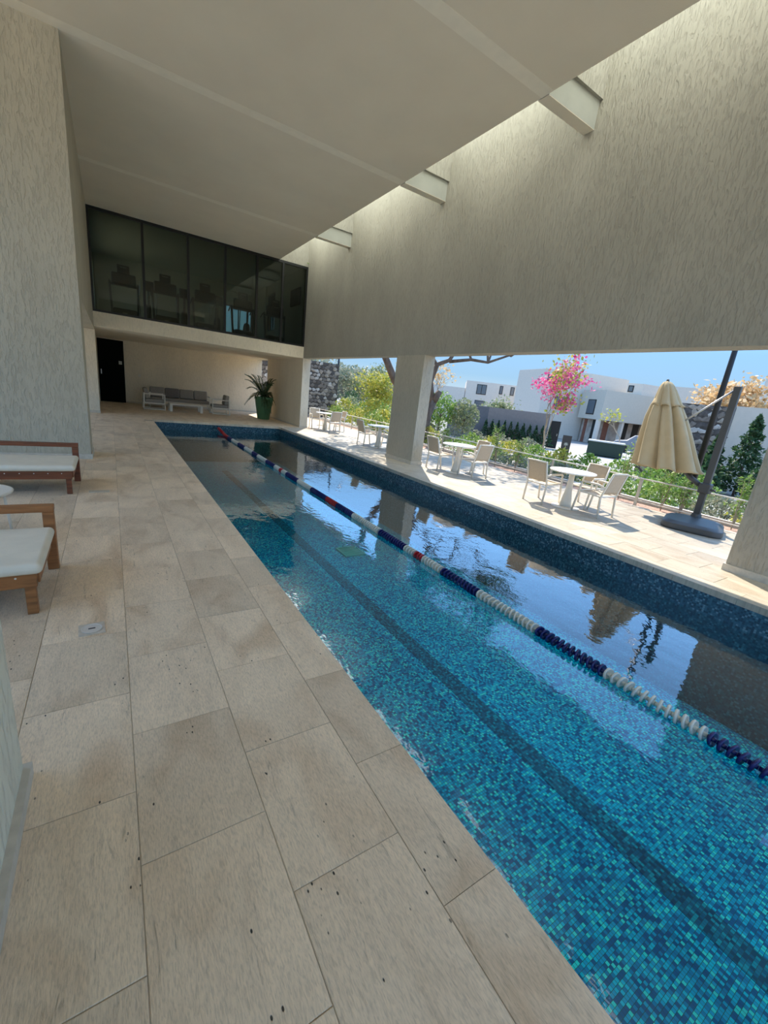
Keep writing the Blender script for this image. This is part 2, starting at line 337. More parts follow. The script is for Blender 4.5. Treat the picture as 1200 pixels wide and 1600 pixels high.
# floor: bedding + tiles
fl = struct(bx('floor', (-5.2, PX0-.02, -4.6, 22.7, -.35, -.0035), GROUT), 'stone paved floor around the pool')
inst('tile_bedding', MB().box(PX0-.02, 9.05, PY1+.02, 22.7, -.35, -.0035).mesh('tile_bedding', GROUT), fl, (0,0,0))
inst('tile_bedding', MB().box(PX1+.02, 9.05, -4.6, PY1+.02, -.35, -.0035).mesh('tile_bedding', GROUT), fl, (0,0,0))
inst('tile_bedding', MB().box(PX0-.02, PX1+.02, -4.6, PY0-.02, -.35, -.0035).mesh('tile_bedding', GROUT), fl, (0,0,0))
def tilebox(mb, x0, x1, y0, y1, z=0.0, g=.0016):
    c = .0015
    vs = [(x0+g,y0+g,-.011),(x1-g,y0+g,-.011),(x1-g,y1-g,-.011),(x0+g,y1-g,-.011)]
    vs += [(x0+g,y0+g,z-c),(x1-g,y0+g,z-c),(x1-g,y1-g,z-c),(x0+g,y1-g,z-c)]
    vs += [(x0+g+c,y0+g+c,z),(x1-g-c,y0+g+c,z),(x1-g-c,y1-g-c,z),(x0+g+c,y1-g-c,z)]
    fs = [(8,9,10,11)]
    for a in (0, 4):
        for i in range(4): fs.append((a+i, a+(i+1) % 4, a+4+(i+1) % 4, a+4+i))
    mb.add(vs, fs); return mb
TW, TL = .42, .613
tme = tilebox(MB(), -TW/2, TW/2, -TL/2, TL/2).mesh('tile', TRAV)
tml = tilebox(MB(), -TW/2, TW/2, -TL/2, TL/2).mesh('tile', TRAV_TERRACE)
cols_left = [(-.42*k - .21, k) for k in range(0, 11)]          # centre x
cols_left = [(.63, -2), (.21, -1)] + [(-.21 - .42*k, k) for k in range(0, 11)]
for cx, k in cols_left:
    ph = 1.20 if (k % 2) == 1 else .89
    for j in range(-7, 36):
        y0 = ph + j*TL; yc = y0 + TL/2
        if y0 < -4.5 or yc > 22.3: continue
        if cx < -.42 and yc < 1.9: continue
        big = (cx > -.5 and .2 < yc < 13.5) or (cx > -1.4 and 1.9 < yc < 8.4)
        if cx < -.5 and yc > 8.7 and not big and cx < -1.3: pass
        if big: inst('tile', tme, fl, (cx, yc, rnd.uniform(-.0008, .0008)))
        else:
            if 'far' not in globals(): far = MB()
            tilebox(far, cx-TW/2, cx+TW/2, y0, y0+TL)
# far deck beyond the pool and block side
yy = PY1 + .28
for i in range(0, 14):
    x0 = .84 + i*TW
    for j in range(0, 12):
        y0 = yy + j*TL - (.3 if i % 2 else 0)
        if y0 < yy - .01: y0a = yy
        else: y0a = y0
        tilebox(far, x0, min(x0+TW, 6.72), y0a, y0+TL)
o = far.build('far_tile', TRAV, fl); o['kind'] = 'stuff'; o['label'] = 'stone tiles of the far deck'
# terrace tiles (wall line to planting bed)
terr = MB()
for i in range(9):
    x0 = PX1 + .25 + i*TW; x1 = min(x0+TW, 9.05)
    if x1-x0 < .05: continue
    ph = .3 if i % 2 else 0
    for j in range(-6, 28):
        y0 = ph + j*TL + .31; 
        if y0+TL > 16.1 and x0 < 6.7: continue
        if x1-x0 > TW-.01 and 1.2 < y0 < 6.8: inst('tile', tml, fl, ((x0+x1)/2, y0+TL/2, rnd.uniform(-.0008, .0008)))
        else: tilebox(terr, x0, x1, y0, y0+TL)
for i in range(6):
    for j in range(10):
        x0 = 6.73+i*TW; y0 = 17.55+j*TL
        if x0+TW < 9.1: tilebox(terr, x0, x0+TW, y0, y0+TL)
o = terr.build('terrace_tile', TRAV_TERRACE, fl); o['kind'] = 'stuff'
# coping stones
cop = struct(bx('trim_1', (PX0-.25, PX0-.012, PY0-.25, PY1+.28, -.3, -.072), GROUT), 'pool edge bed')
copR = struct(bx('trim_2', (PX1+.012, PX1+.25, PY0-.25, PY1+.28, -.3, -.072), GROUT), 'pool edge bed by the openings')
copF = struct(bx('trim_3', (PX0-.012, PX1+.012, PY1+.012, PY1+.28, -.3, -.072), GROUT), 'pool edge bed at far end')
def stone(mb, x0, x1, y0, y1): return mb.box(x0+.0015, x1-.0015, y0+.0015, y1-.0015, -.07, 0)
for side, px0, px1, mt in ((cop, PX0-.25, PX0, TRAV), (copR, PX1, PX1+.25, TRAV_TERRACE)):
    me = stone(MB(), -.125, .125, -TL/2, TL/2).mesh('coping_stone', mt)
    j = -4
    while True:
        yc = 1.23 - TL/2 + j*TL
        if yc + TL/2 > PY1 + .05: break
        if yc > PY0: inst('coping_stone', me, side, ((px0+px1)/2, yc, 0))
        j += 1
me = stone(MB(), -TL/2, TL/2, -.14, .14).mesh('coping_stone', TRAV)
for j in range(7): inst('coping_stone', me, copF, (PX0 + TL/2 + j*TL, PY1+.14, 0), sc=(.995, 1, 1))
for x in (PX0-.125, PX1+.125): inst('coping_stone', MB().box(-.125,.125,-.2,.2,-.07,0).mesh('coping_stone', TRAV), copF, (x, PY1+.08, 0.0005))

# pool basin
pb = MB(); pb.box(PX0, PX1, PY0, PY1, ZB-.1, ZB)
pool = struct(pb.build('pool_basin', POOLF), 'swimming pool basin lined with blue glass mosaic')
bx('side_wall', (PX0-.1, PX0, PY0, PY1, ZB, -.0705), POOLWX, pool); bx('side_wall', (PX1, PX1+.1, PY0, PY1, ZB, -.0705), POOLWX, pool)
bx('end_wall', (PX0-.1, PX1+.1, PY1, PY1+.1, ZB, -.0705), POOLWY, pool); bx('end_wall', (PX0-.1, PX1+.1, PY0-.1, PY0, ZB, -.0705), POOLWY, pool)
bx('lane_line', (2.93, 3.13, PY0+.8, PY1-1.6, ZB, ZB+.004), POOLD, pool)
bx('waterline_ledge', (PX0, PX1, PY1-.03, PY1, ZW-.14, ZW-.10), POOLWY, pool)
wt = MB().add([(PX0,PY0,ZW),(PX1,PY0,ZW),(PX1,PY1,ZW),(PX0,PY1,ZW)], [(0,1,2,3)]).build('pool_water', WATER)
struct(wt, 'still clear pool water')
# drain cover on the pool floor
t = thing('drain_cover', 'pale square drain cover on the pool floor under the lane rope', 'drain', (3.75, 6.55, ZB))
f_ = M('pale_green_plastic', (.35,.62,.55), .5, var=0)
mb = MB()
for a in ((-.22,.22,-.22,-.19),(-.22,.22,.19,.22),(-.22,-.19,-.19,.19),(.19,.22,-.19,.19)): mb.box(*a, 0, .03)
mb.build('frame', f_, t); mb = MB()
for k in range(7): mb.box(-.19,.19,-.17+k*.05,-.14+k*.05, .004,.022)
mb.build('grille', f_, t)

# right wall with openings
def wallbox(name, b, mat=STUC, label=None, parent=None): return struct(bx(name, b, mat, parent), label)
wr = MB(); wr.box(X_WALL, X_WALL+WT, -4.8, 16.2, 2.65, ZTOP+.25)
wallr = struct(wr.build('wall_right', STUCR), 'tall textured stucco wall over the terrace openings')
mb = MB(); Xa, Xb = X_WALL, X_WALL+WT
mb.box(Xa,Xb,16.2,19.75,2.65,ZTOP); mb.box(Xa,Xb,21.2,22.9,2.65,ZTOP); mb.box(Xa,Xb,19.75,21.2,2.65,3.9); mb.box(Xa,Xb,19.75,21.2,5.45,ZTOP)
struct(mb.build('wall_gym_right', STUC))
for k, (a, b_) in enumerate(((.45, 1.68), (8.43, 9.62), (-4.8, -3.8))):
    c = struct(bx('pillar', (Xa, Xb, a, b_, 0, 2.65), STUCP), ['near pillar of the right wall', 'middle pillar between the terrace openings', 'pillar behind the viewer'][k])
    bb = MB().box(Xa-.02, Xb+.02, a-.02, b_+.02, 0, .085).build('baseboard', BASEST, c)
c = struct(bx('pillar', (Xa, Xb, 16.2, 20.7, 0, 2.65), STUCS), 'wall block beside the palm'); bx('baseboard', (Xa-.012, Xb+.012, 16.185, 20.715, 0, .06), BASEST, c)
# ceiling + skylight shaft
ce = struct(bx('ceiling', (-5.2, 5.25, -4.8, 16.2, ZC, ZC+.25), CEIL), 'warm grey plaster ceiling')
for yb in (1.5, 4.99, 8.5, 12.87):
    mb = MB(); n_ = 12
    mb.box(-5.2, 5.25, yb-.10, yb+.10, ZC-.0015, ZC); mb.build('paler_strip', CEIL2, ce)  # slightly paler strips across the ceiling in line with the beams
struct(bx('trim_4', (5.05, 5.25, -4.8, 16.2, ZC+.25, ZTOP+.25), STUCS), 'skylight shaft side')
struct(bx('trim_5', (5.05, X_WALL, 16.2, 16.4, ZC, ZTOP+.25), STUCR), 'skylight shaft end')
struct(bx('trim_6', (5.05, X_WALL, -4.8, -4.6, ZC, ZTOP+.25), STUCS))
bys = [-1.9, 1.5, 4.96, 8.42, 12.85]
for yb in bys:
    b0 = struct(bx('ceiling_beam', (5.25, X_WALL, yb, yb+.18, ZC-.015, 6.16), BEAM_SHADE), 'plaster beam across the skylight slot')
    bx('soffit', (5.25, X_WALL, yb, yb+.18, ZC-.02, ZC-.015), CEIL, b0)  # thin plate added so the underside stays as bright as the ceiling
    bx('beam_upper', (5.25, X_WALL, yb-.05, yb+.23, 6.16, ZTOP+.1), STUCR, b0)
sk = struct(bx('skylight', (5.0, X_WALL+.05, 16.38, 16.44, ZTOP+.05, ZTOP+.12), WHITEM), 'self-lit panels over the skylight slot, standing in for daylight')
SKYM = emit('glowing_skylight_panel', (.93, 1.0, .95), SKYLIGHT)  # panels emit on their own, standing in for daylight through the slot
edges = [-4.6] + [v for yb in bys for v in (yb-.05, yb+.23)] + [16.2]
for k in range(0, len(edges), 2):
    MB().box(5.25, X_WALL, edges[k]+.002, edges[k+1]-.002, ZTOP, ZTOP+.03).build('glowing_panel', SKYM, sk)
# left side
wl = MB(); wl.box(-.65, -.35, 8.6, 9.34, 0, ZC); wl.box(-.65, -.35, 9.34, 16.9, 2.58, ZC)
struct(wl.build('wall_left', STUC), 'left stucco wall with a tall doorless opening')
struct(bx('wall_corridor', (-3.2, -.35, 16.9, 17.15, 0, 2.65), STUCS))
mb = MB(); mb.box(-.65,-.42,17.15,22.7,0,3.7); mb.box(-.65,-.42,17.15,22.7,5.3,5.82); mb.box(-.65,-.42,17.15,17.4,3.7,5.3); mb.box(-.65,-.42,21.6,22.7,3.7,5.3); struct(mb.build('wall_left_far', STUCS))  # upper gap is an unseen opening added for light in the gym
struct(bx('ceiling_corridor', (-3.2, -.65, 9.34, 16.9, 2.62, 2.75), CEIL))
struct(bx('wall_lounge', (-5.2, -.65, 8.6, 8.9, 0, ZC), STUC), 'stucco wall behind the loungers')
bbs = MB(); bbs.box(-5.2, -.33, 8.58, 8.6, 0, .085); struct(bbs.build('baseboard_lounge', BASEST))
struct(bx('baseboard_left', (-.35, -.33, 8.6, 9.34, 0, .085), BASEST))
struct(bx('baseboard_corridor', (-3.2, -.34, 16.88, 16.9, 0, .08), BASEST))
struct(bx('wall_lounge_side', (-5.4, -5.2, 7.4, 8.9, 0, ZC+.25), STUC)); struct(bx('ground_side_bounce', (-40, -5.2, -60, 60, -.3, -.02), YARD)); struct(bx('ground_rear_bounce', (-5.2, 9.05, -60, -4.6, -.3, -.02), YARD))  # unseen yards added to bounce warm sunlight into the hall
struct(bx('wall_rear_added', (-5.4, X_WALL+WT, -5.0, -4.8, 5.1, ZTOP+.25), STUC), 'added lintel behind the viewer, keeping sky out of the gym glass')  # unseen lintel added to keep the rear sky out of the gym glass
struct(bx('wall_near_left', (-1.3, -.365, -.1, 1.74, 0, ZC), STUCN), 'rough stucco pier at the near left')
struct(bx('baseboard_near_left', (-1.32, -.34, -.12, 1.762, 0, .06), BASEST), 'pale stone baseboard of the near pier')
# far end : slab, back wall, gym
struct(bx('floor_gym', (-.42, X_WALL, 16.2, 22.6, 2.65, 3.06), FASC), 'gym floor slab over the lounge corner')
struct(bx('wall_back', (-.65, 6.6, 22.55, 22.8, 0, 3.06), FASC), 'back wall behind the outdoor sofa')
struct(bx('baseboard_back', (.55, 6.6, 22.53, 22.55, 0, .07), BASEST))
mb = MB(); mb.box(-.65,4.75,22.6,22.8,3.06,5.85); mb.box(6.05,6.33,22.6,22.8,3.06,5.85); mb.box(4.75,6.05,22.6,22.8,4.95,5.85); mb.box(4.75,6.05,22.6,22.8,3.06,3.7)
struct(mb.build('wall_gym_back', GYMW))
struct(bx('ceiling_gym', (-.65, X_WALL, 16.4, 22.8, 5.84, 6.0), GYMW))
struct(bx('roof', (-.65, 5.05, 16.4, 22.8, 6.0, 6.25), HOUSEW))
struct(bx('wall_gym_lining', (6.27, X_WALL, 16.4, 19.75, 3.06, 5.84), GYMW)); struct(bx('wall_gym_lining_far', (6.27, X_WALL, 21.2, 22.6, 3.06, 5.84), GYMW))
mb = MB(); mb.box(-.42,-.37,16.4,17.4,3.06,5.84); mb.box(-.42,-.37,21.6,22.6,3.06,5.84); mb.box(-.42,-.37,17.4,21.6,3.06,3.7); mb.box(-.42,-.37,17.4,21.6,5.3,5.84); struct(mb.build('wall_gym_left', GYMW))  # lining leaves the added, unseen opening free so daylight reaches the gym
# gym front glazing
g = struct(bx('window_1', (-.35, 6.33, 16.2, 16.28, 3.06, 3.12), BLACKF), 'long black framed window of the gym above the deck')
bx('frame_top', (-.35, 6.33, 16.2, 16.28, 5.74, 5.82), BLACKF, g)
mx_ = [-.35, 1.02, 2.28, 3.42, 4.48, 5.40, 6.33]
for k, x in enumerate(mx_):
    a = -.0 if 0 < k < 6 else 0
    x0, x1 = (x-.035, x+.035) if 0 < k < 6 else ((x, x+.06) if k == 0 else (x-.06, x))
    bx('mullion', (x0, x1, 16.2, 16.28, 3.12, 5.74), BLACKF, g)
for k in range(6): bx('glass_pane', (mx_[k]+.03, mx_[k+1]-.03, 16.235, 16.245, 3.12, 5.74), GLASS, g)
def win_x(name, x, y0, y1, z0, z1, nm):
    g = struct(bx(name, (x, x+.06, y0, y1, z0, z0+.05), BLACKF)); bx('frame_top', (x, x+.06, y0, y1, z1-.05, z1), BLACKF, g)
    for y in (y0, (y0+y1)/2-.025, y1-.05): bx('mullion', (x, x+.06, y, y+.05, z0+.05, z1-.05), BLACKF, g)
    bx('glass_pane', (x+.025, x+.035, y0+.05, y1-.05, z0+.05, z1-.05), glass('clear_glass', (.85,.95,.97), .02), g)
win_x('window_2', 6.40, 19.75, 21.2, 3.9, 5.45, 2)
g = struct(bx('window_3', (4.75, 6.05, 22.65, 22.7, 3.7, 3.75), BLACKF))
for b_ in ((4.75,6.05,22.65,22.7,4.9,4.95), (4.75,4.8,22.65,22.7,3.75,4.9), (5.38,5.43,22.65,22.7,3.75,4.9), (6.0,6.05,22.65,22.7,3.75,4.9)): bx('frame', b_, BLACKF, g)
bx('glass_pane', (4.8,5.38,22.67,22.68,3.75,4.9), glass('clear_glass', (.85,.95,.97), .02), g); bx('glass_pane', (5.43,6.0,22.67,22.68,3.75,4.9), glass('clear_glass', (.85,.95,.97), .02), g)
# black door
BLK = M('black_door_paint', (.003,.005,.003), .85, var=0, spec=.1)
d = struct(bx('door_1', (-.42, .53, 22.50, 22.548, 0, 2.6), BLK), 'tall black door in the corner')
bx('door_leaf', (-.36, .47, 22.475, 22.5, .02, 2.54), BLK, d)
bx('door_handle', (-.34, -.31, 22.42, 22.475, 1.15, 1.35), CHROME, d)
bx('sign_plate', (.33, .45, 22.468, 22.475, 1.62, 1.76), M('grey_plate', (.45,.47,.45), .5, var=0), d)
t = thing('light_switch', 'small white light switch on the back wall left of the sofa', 'switch', (1.1, 22.55, 1.23))
bx('plate', (-.045, .045, -.01, 0, -.06, .06), WHITEM, t); bx('rocker', (-.02, .02, -.016, -.01, -.035, .035), WHITEM, t)

# ================================================================== deck fittings
t = thing('floor_drain', 'round grey drain cover in a square plate by the near lounger', 'drain', (-.18, 2.82, .001), rad(3))
DRM = M('drain_metal', (.60,.52,.42), .6, 0, var=.1, vs_=(40,40,40))
bx('square_plate', (-.068,.068,-.068,.068,0,.003), DRM, t)
MB().lathe([(.0,.003),(.054,.003),(.056,.0075),(.050,.0085),(.048,.005),(.0,.005)], 28).build('round_lid', M('pale_drain_lid', (.66,.60,.52), .5, var=0), t, smooth=False)
bx('slot', (-.018,.018,-.006,.006,.005,.0065), DARKG, t)
t = thing('floor_drain', 'small rectangular pale cover plate between the two loungers', 'drain', (-.2, 6.31, .001))
bx('plate', (-.11,.11,-.055,.055,0,.004), BASEST, t); bx('slot', (-.08,.08,-.006,.006,.004,.0055), GROUT, t)

# ---- lane rope
rope = thing('lane_rope', 'floating lane rope of navy, white and red discs along the pool', 'lane rope', (3.13, 0, ZW+.03))
def rope_z(y): return 0 if y < 14.6 else (y-14.6)*.10
MB().tube([(0,-1.5,0),(0,14.6,0),(0,15.79,.12)], .006, 6).build('cable', WHITEM, rope)
def disc_mesh(mat, name):
    mb = MB(); n = 16; vs, fs = [], []
    # hub plus a rim that twists like a turbine blade
    mb.tube([(0,-.0255,0),(0,.0255,0)], .016, 8)
    ring = [(.016,-.006),(.040,-.0085),(.049,-.013),(.050,.004),(.041,.0085),(.016,.006)]
    for j in range(n):
        t_ = 2*pi*j/n; tw = .009*sin(t_)
        for r, y in ring: vs.append((r*cos(t_), y+tw, r*sin(t_)))
    m_ = len(ring)
    for j in range(n):
        for i in range(m_-1):
            a, b_ = j*m_+i, ((j+1) % n)*m_+i; fs.append((a, a+1, b_+1, b_))
    mb.add(vs, fs); me = mb.mesh(name, mat)
    for p in me.polygons: p.use_smooth = len(p.vertices) == 4
    return me
DM = {'b': disc_mesh(ROPEB, 'float_disc'), 'w': disc_mesh(ROPEW, 'float_disc'), 'r': disc_mesh(ROPER, 'float_disc')}
seq = [('r',14.16),('b',13.63),('w',12.82),('b',12.08),('w',11.28),('b',10.8),('w',10.03),('b',9.38),('w',9.02),('r',8.85),('w',8.59),('b',7.9),('w',7.19),
       ('b',6.52),('r',6.07),('b',5.47),('w',4.69),('b',4.06),('w',3.81),('r',3.66),('w',3.28),('b',2.68),('w',1.93),('b',1.3),('w',.59),('b',-9)]
def rope_col(y):
    for c_, lim in seq:
        if y > lim: return c_
y = .0; nd = 0; farb = {}
while y < 15.7 and nd < 300:
    inst('float_disc', DM[rope_col(y)], rope, (0, y, rope_z(y)), (rnd.uniform(-.05,.05), (y*9) % 6.28, rnd.uniform(-.04,.04))); y += .0535; nd += 1
MB().lathe([(0,0),(.02,0),(.02,.03),(0,.03)], 12).build('wall_anchor', CHROME, rope, loc=(0, 15.77, .10))

# ---- loungers
def cushion_mesh(mb, x0, x1, y0, y1, z0, z1): return mb.box(x0, x1, y0, y1, z0, z1)
def make_lounger(label, W_, wood_, arm_h=.52):
    t = thing('sun_lounger', label, 'sun lounger', (0,0,0))
    L = 1.95
    bx('side_rail', (-L, -.04, 0.0, .045, .19, .29), wood_, t, bevel=.005)
    bx('side_rail', (-L, -.04, W_-.05, W_-.005, .19, .29), wood_, t, bevel=.005)
    bx('end_rail', (-.075, -.03, .045, W_-.05, .20, .29), wood_, t, bevel=.005)
    for i, (x, y, h) in enumerate(((-.105, .005, .29), (-L+.05, .005, .29), (-L+.05, W_-.055, .29))):
        bx('leg', (x, x+.055, y, y+.05, 0, h), wood_, t, bevel=.004)
    # far side arm frame
    bx('arm_post', (-.07, 0, W_, W_+.065, 0, arm_h-.05), wood_, t, bevel=.006)
    bx('arm_post', (-1.55, -1.48, W_, W_+.065, 0, arm_h-.05), wood_, t, bevel=.006)
    bx('arm_rail', (-1.56, .002, W_-.005, W_+.075, arm_h-.05, arm_h), wood_, t, bevel=.006)
    for k in range(18): bx('slat', (-.18-k*.105, -.11-k*.105, .045, W_-.05, .275, .293), wood_, t)
    peg = MB().lathe([(0,0),(.006,0),(.006,.004),(0,.004)], 8).mesh('peg', WHITEM)
    for k in range(14): inst('peg', peg, t, (-.14-k*.13, .0, .262), (rad(90), 0, 0))
    c = MB().box(-L+.1, .0, -.06, W_-.02, .294, .368).build('cushion', CUSH, t, bevel=.035, seg=4)
    # backrest part of the cushion, raised a little at the head end
    MB().box(-L+.12, -L+.65, .02, W_-.07, .369, .41).build('head_pillow', CUSH, t, bevel=.02, seg=3)
    return t
l1 = make_lounger('teak sun lounger with cream cushion, the nearer one by the rough pier', .72, TEAK); l1.location = (-.42, 3.13, 0)
l2 = make_lounger('dark teak sun lounger with cream cushion, the farther one against the stucco wall', .70, TEAKD); l2.location = (-.42, 6.2, 0)
t = thing('side_table', 'small round white side table between the two loungers', 'side table', (-1.05, 4.72, 0))
MB().lathe([(0,.41),(.265,.41),(.272,.42),(.272,.432),(.26,.436),(.0,.43)], 36).build('table_top', WHITEM, t, smooth=False)
for a in (35, 155, 275):
    MB().tube([(cos(rad(a))*.22, sin(rad(a))*.22, .41), (cos(rad(a))*.25, sin(rad(a))*.25, 0)], .011, 8).build('leg', WHITEM, t, smooth=True)

# ---- palm in green pot
t = thing('potted_palm', 'green tapered planter with an arching palm beside the far wall block', 'potted plant', (5.68, 18.95, 0))
MB().lathe([(0,0),(.25,0),(.262,.02),(.40,.93),(.405,.96),(.375,.96),(.36,.90),(0,.90)], 40).build('planter', POTG, t, smooth=True)
for p in t.children[0].data.polygons: p.use_smooth = len(p.vertices) == 4
bx('soil', (-.2,.2,-.2,.2,.895,.91), SOIL, t)
for k in range(30):
    a = k*2.4; L_ = rnd.uniform(.85, 1.25)*(.62 if cos(a) > .4 else 1); lift = rnd.uniform(.35, 1.1); mb = MB(); pts = []
    for i in range(9):
        s_ = i/8; r_ = L_*s_*.72; z = .9 + lift*1.0*s_*1.5 - (.55+.5*(1-lift))*s_*s_*1.3
        pts.append(Vector((cos(a)*r_, sin(a)*r_, z)))
    mb.tube(pts, [.008*(1-.8*i/8) for i in range(9)], 4)
    side = Vector((-sin(a), cos(a), 0))
    for i in range(1, 9):
        for s_ in (-1, 1):
            for q in (0, .33, .66):
                p = pts[i].lerp(pts[i-1], q)
                d_ = (pts[i]-pts[i-1]).normalized(); ll = .20*(1-.45*abs(i/8-.45)*2)
                e = p + (side*s_*.75 + d_*.65 + Vector((0,0,-.25)))*ll; m_ = (p+e)/2 + Vector((0,0,.02))
                wv = d_*.022; mb.add([p, m_-wv, e, m_+wv], [(0,1,2,3)])
    mb.build('frond', L_PALM, t)

# ---- sofa set under the gym
def armframe(t, x, y0, y1, h=.62, parent=None):    # rectangular loop in a plane x = const or running in y
    pass
def seat_unit(name, label, w_, d_, n_back, loc, rz, pillow=None, group=None, throws=()):
    """faces -y locally; width along x"""
    t = thing(name, label, 'sofa' if w_ > 1.3 else 'armchair', loc, rz, group)
    for s in (-1, 1):
        x = s*(w_/2-.02)
        a = MB(); h = .62
        a.beam((x,-d_/2,.0),(x,-d_/2,h),.035,.035,(0,1,0)); a.beam((x,d_/2-.05,.0),(x,d_/2-.05,h),.035,.035,(0,1,0))
        a.beam((x,-d_/2-.017,h),(x,d_/2-.03,h),.06,.03); a.beam((x,-d_/2,.03),(x,d_/2-.05,.03),.035,.035); a.beam((x,-d_/2,.27),(x,d_/2-.05,.27),.035,.035)
        a.build('arm_frame', WHITEM, t)
    bx('seat_frame', (-w_/2+.03, w_/2-.03, -d_/2, d_/2-.05, .24, .29), WHITEM, t)
    bx('back_frame', (-w_/2+.03, w_/2-.03, d_/2-.09, d_/2-.05, .29, .66), WHITEM, t)
    bx('seat_cushion', (-w_/2+.05, w_/2-.05, -d_/2+.01, d_/2-.1, .29, .42), GREYF, t, bevel=.03, seg=3)
    cw = (w_-.1)/n_back
    for k in range(n_back):
        x0 = -w_/2+.05+k*cw
        o = bx('back_cushion', (x0+.01, x0+cw-.01, -.07, .09, 0, .42), GREYF if k != 1 else GREYF2, t, bevel=.045, seg=4)
        o.location = (0, d_/2-.2, .425); o.rotation_euler = (rad(-10), 0, 0)
    return t
seat_unit('outdoor_sofa', 'long outdoor sofa with grey back cushions along the back wall', 2.5, .8, 4, (2.62, 21.55, 0), 0)
seat_unit('outdoor_armchair', 'white framed armchair with dark cushion at the left end of the coffee table', .82, .8, 1, (1.42, 20.0, 0), rad(90))
seat_unit('outdoor_armchair', 'white framed armchair at the right end of the coffee table', .70, .75, 1, (4.02, 19.85, 0), rad(-90))
t = thing('coffee_table', 'low white slab coffee table in front of the outdoor sofa', 'coffee table', (2.62, 19.85, 0))
bx('table_top', (-.62,.62,-.33,.33,.27,.32), WHITEM, t, bevel=.004)
for s in (-1, 1):
    for q in (-1, 1): bx('leg', (s*.58-.05, s*.58+.05, q*.29-.05, q*.29+.05, 0, .27), WHITEM, t)

# ---- gym machines
def make_treadmill(label):
    t = thing('treadmill', label, 'treadmill', (0,0,0), 0, 'treadmills behind the gym window')
    bx('deck', (-.36,.36,.1,1.75,.06,.2), DARKP, t, bevel=.02); bx('belt', (-.24,.24,.3,1.72,.2,.206), DARKG, t)
    bx('motor_hood', (-.34,.34,-.25,.22,.03,.30), DARKP, t, bevel=.05)
    for s in (-1,1):
        MB().beam((s*.36,0,.1),(s*.40,.12,1.12),.06,.11,(0,1,0)).build('upright', DARKG, t, bevel=.01)
        MB().tube([(s*.39,.12,1.1),(s*.40,.35,1.08),(s*.40,.6,.98)], .022, 8).build('handrail', DARKP, t, smooth=True)
    bx('console', (-.34,.34,.02,.12,1.05,1.38), DARKP, t, bevel=.045, seg=3)
    bx('console_bar', (-.42,.42,.05,.12,1.0,1.06), DARKP, t)
    s_ = bx('screen', (-.17,.17,.04,.09,1.38,1.62), DARKP, t, bevel=.015); bx('maker_badge', (-.09,.09,.03,.041,1.54,1.565), CHROME, s_)
    bx('hood_badge', (-.08,.05,-.262,-.25,.15,.175), CHROME, t)
    return t
tr = make_treadmill('black treadmill behind the leftmost pane of the gym window'); tr.location = (.52, 17.3, 3.06)
for x, l_ in ((1.72,'black treadmill second from the left behind the gym window'), (2.98,'black treadmill in the middle of the row behind the gym window'),
             (4.30,'black treadmill fourth from the left, silhouetted on the bright gym panes'), (5.52,'black treadmill at the right end of the row, under the wall screen')):
    dup(tr, (x, 17.3, 3.06), 0, l_)
def make_elliptical(label):
    t = thing('elliptical_trainer', label, 'elliptical trainer', (0,0,0), 0, 'ellipticals behind the treadmills')
    MB().tube([(0,0,.09),(0,1.4,.09)], .05, 8).build('base_rail', DARKG, t)
    o = MB().lathe([(0,-.07),(.30,-.07),(.33,0),(.30,.07),(0,.07)], 24).build('flywheel_housing', DARKP, t); o.rotation_euler = (0, rad(90), 0); o.location = (0,.25,.42)
    MB().tube([(0,.2,.3),(0,.12,1.2)], .04, 8).build('column', DARKG, t); bx('console', (-.17,.17,.05,.12,1.15,1.48), DARKP, t, bevel=.03)
    for s in (-1,1):
        MB().tube([(s*.26,.35,.35),(s*.28,.2,.9),(s*.24,.3,1.25),(s*.22,.33,1.5)], .018, 8).build('moving_arm', CHROME, t, smooth=True)
        bx('pedal', (s*.18-.07, s*.18+.07, .75, 1.1, .28, .33), DARKP, t)
    return t
el = make_elliptical('dark elliptical trainer seen between the two leftmost treadmills'); el.location = (1.28, 18.3, 3.06)
for x, l_ in ((2.45,'dark elliptical trainer just left of the middle treadmill'), (3.62,'dark elliptical trainer just right of the middle treadmill'), (4.75, 'dark elliptical trainer against the bright gym windows')): dup(el, (x, 18.3, 3.06), 0, l_)
t = thing('wall_television', 'flat black television on the right wall inside the gym', 'television', (6.27, 17.05, 4.88))
bx('screen', (-.1,-.04,-.5,.5,-.3,.3), BLK, t, bevel=.008); bx('wall_bracket', (-.04,0,-.1,.1,-.1,.1), DARKG, t)

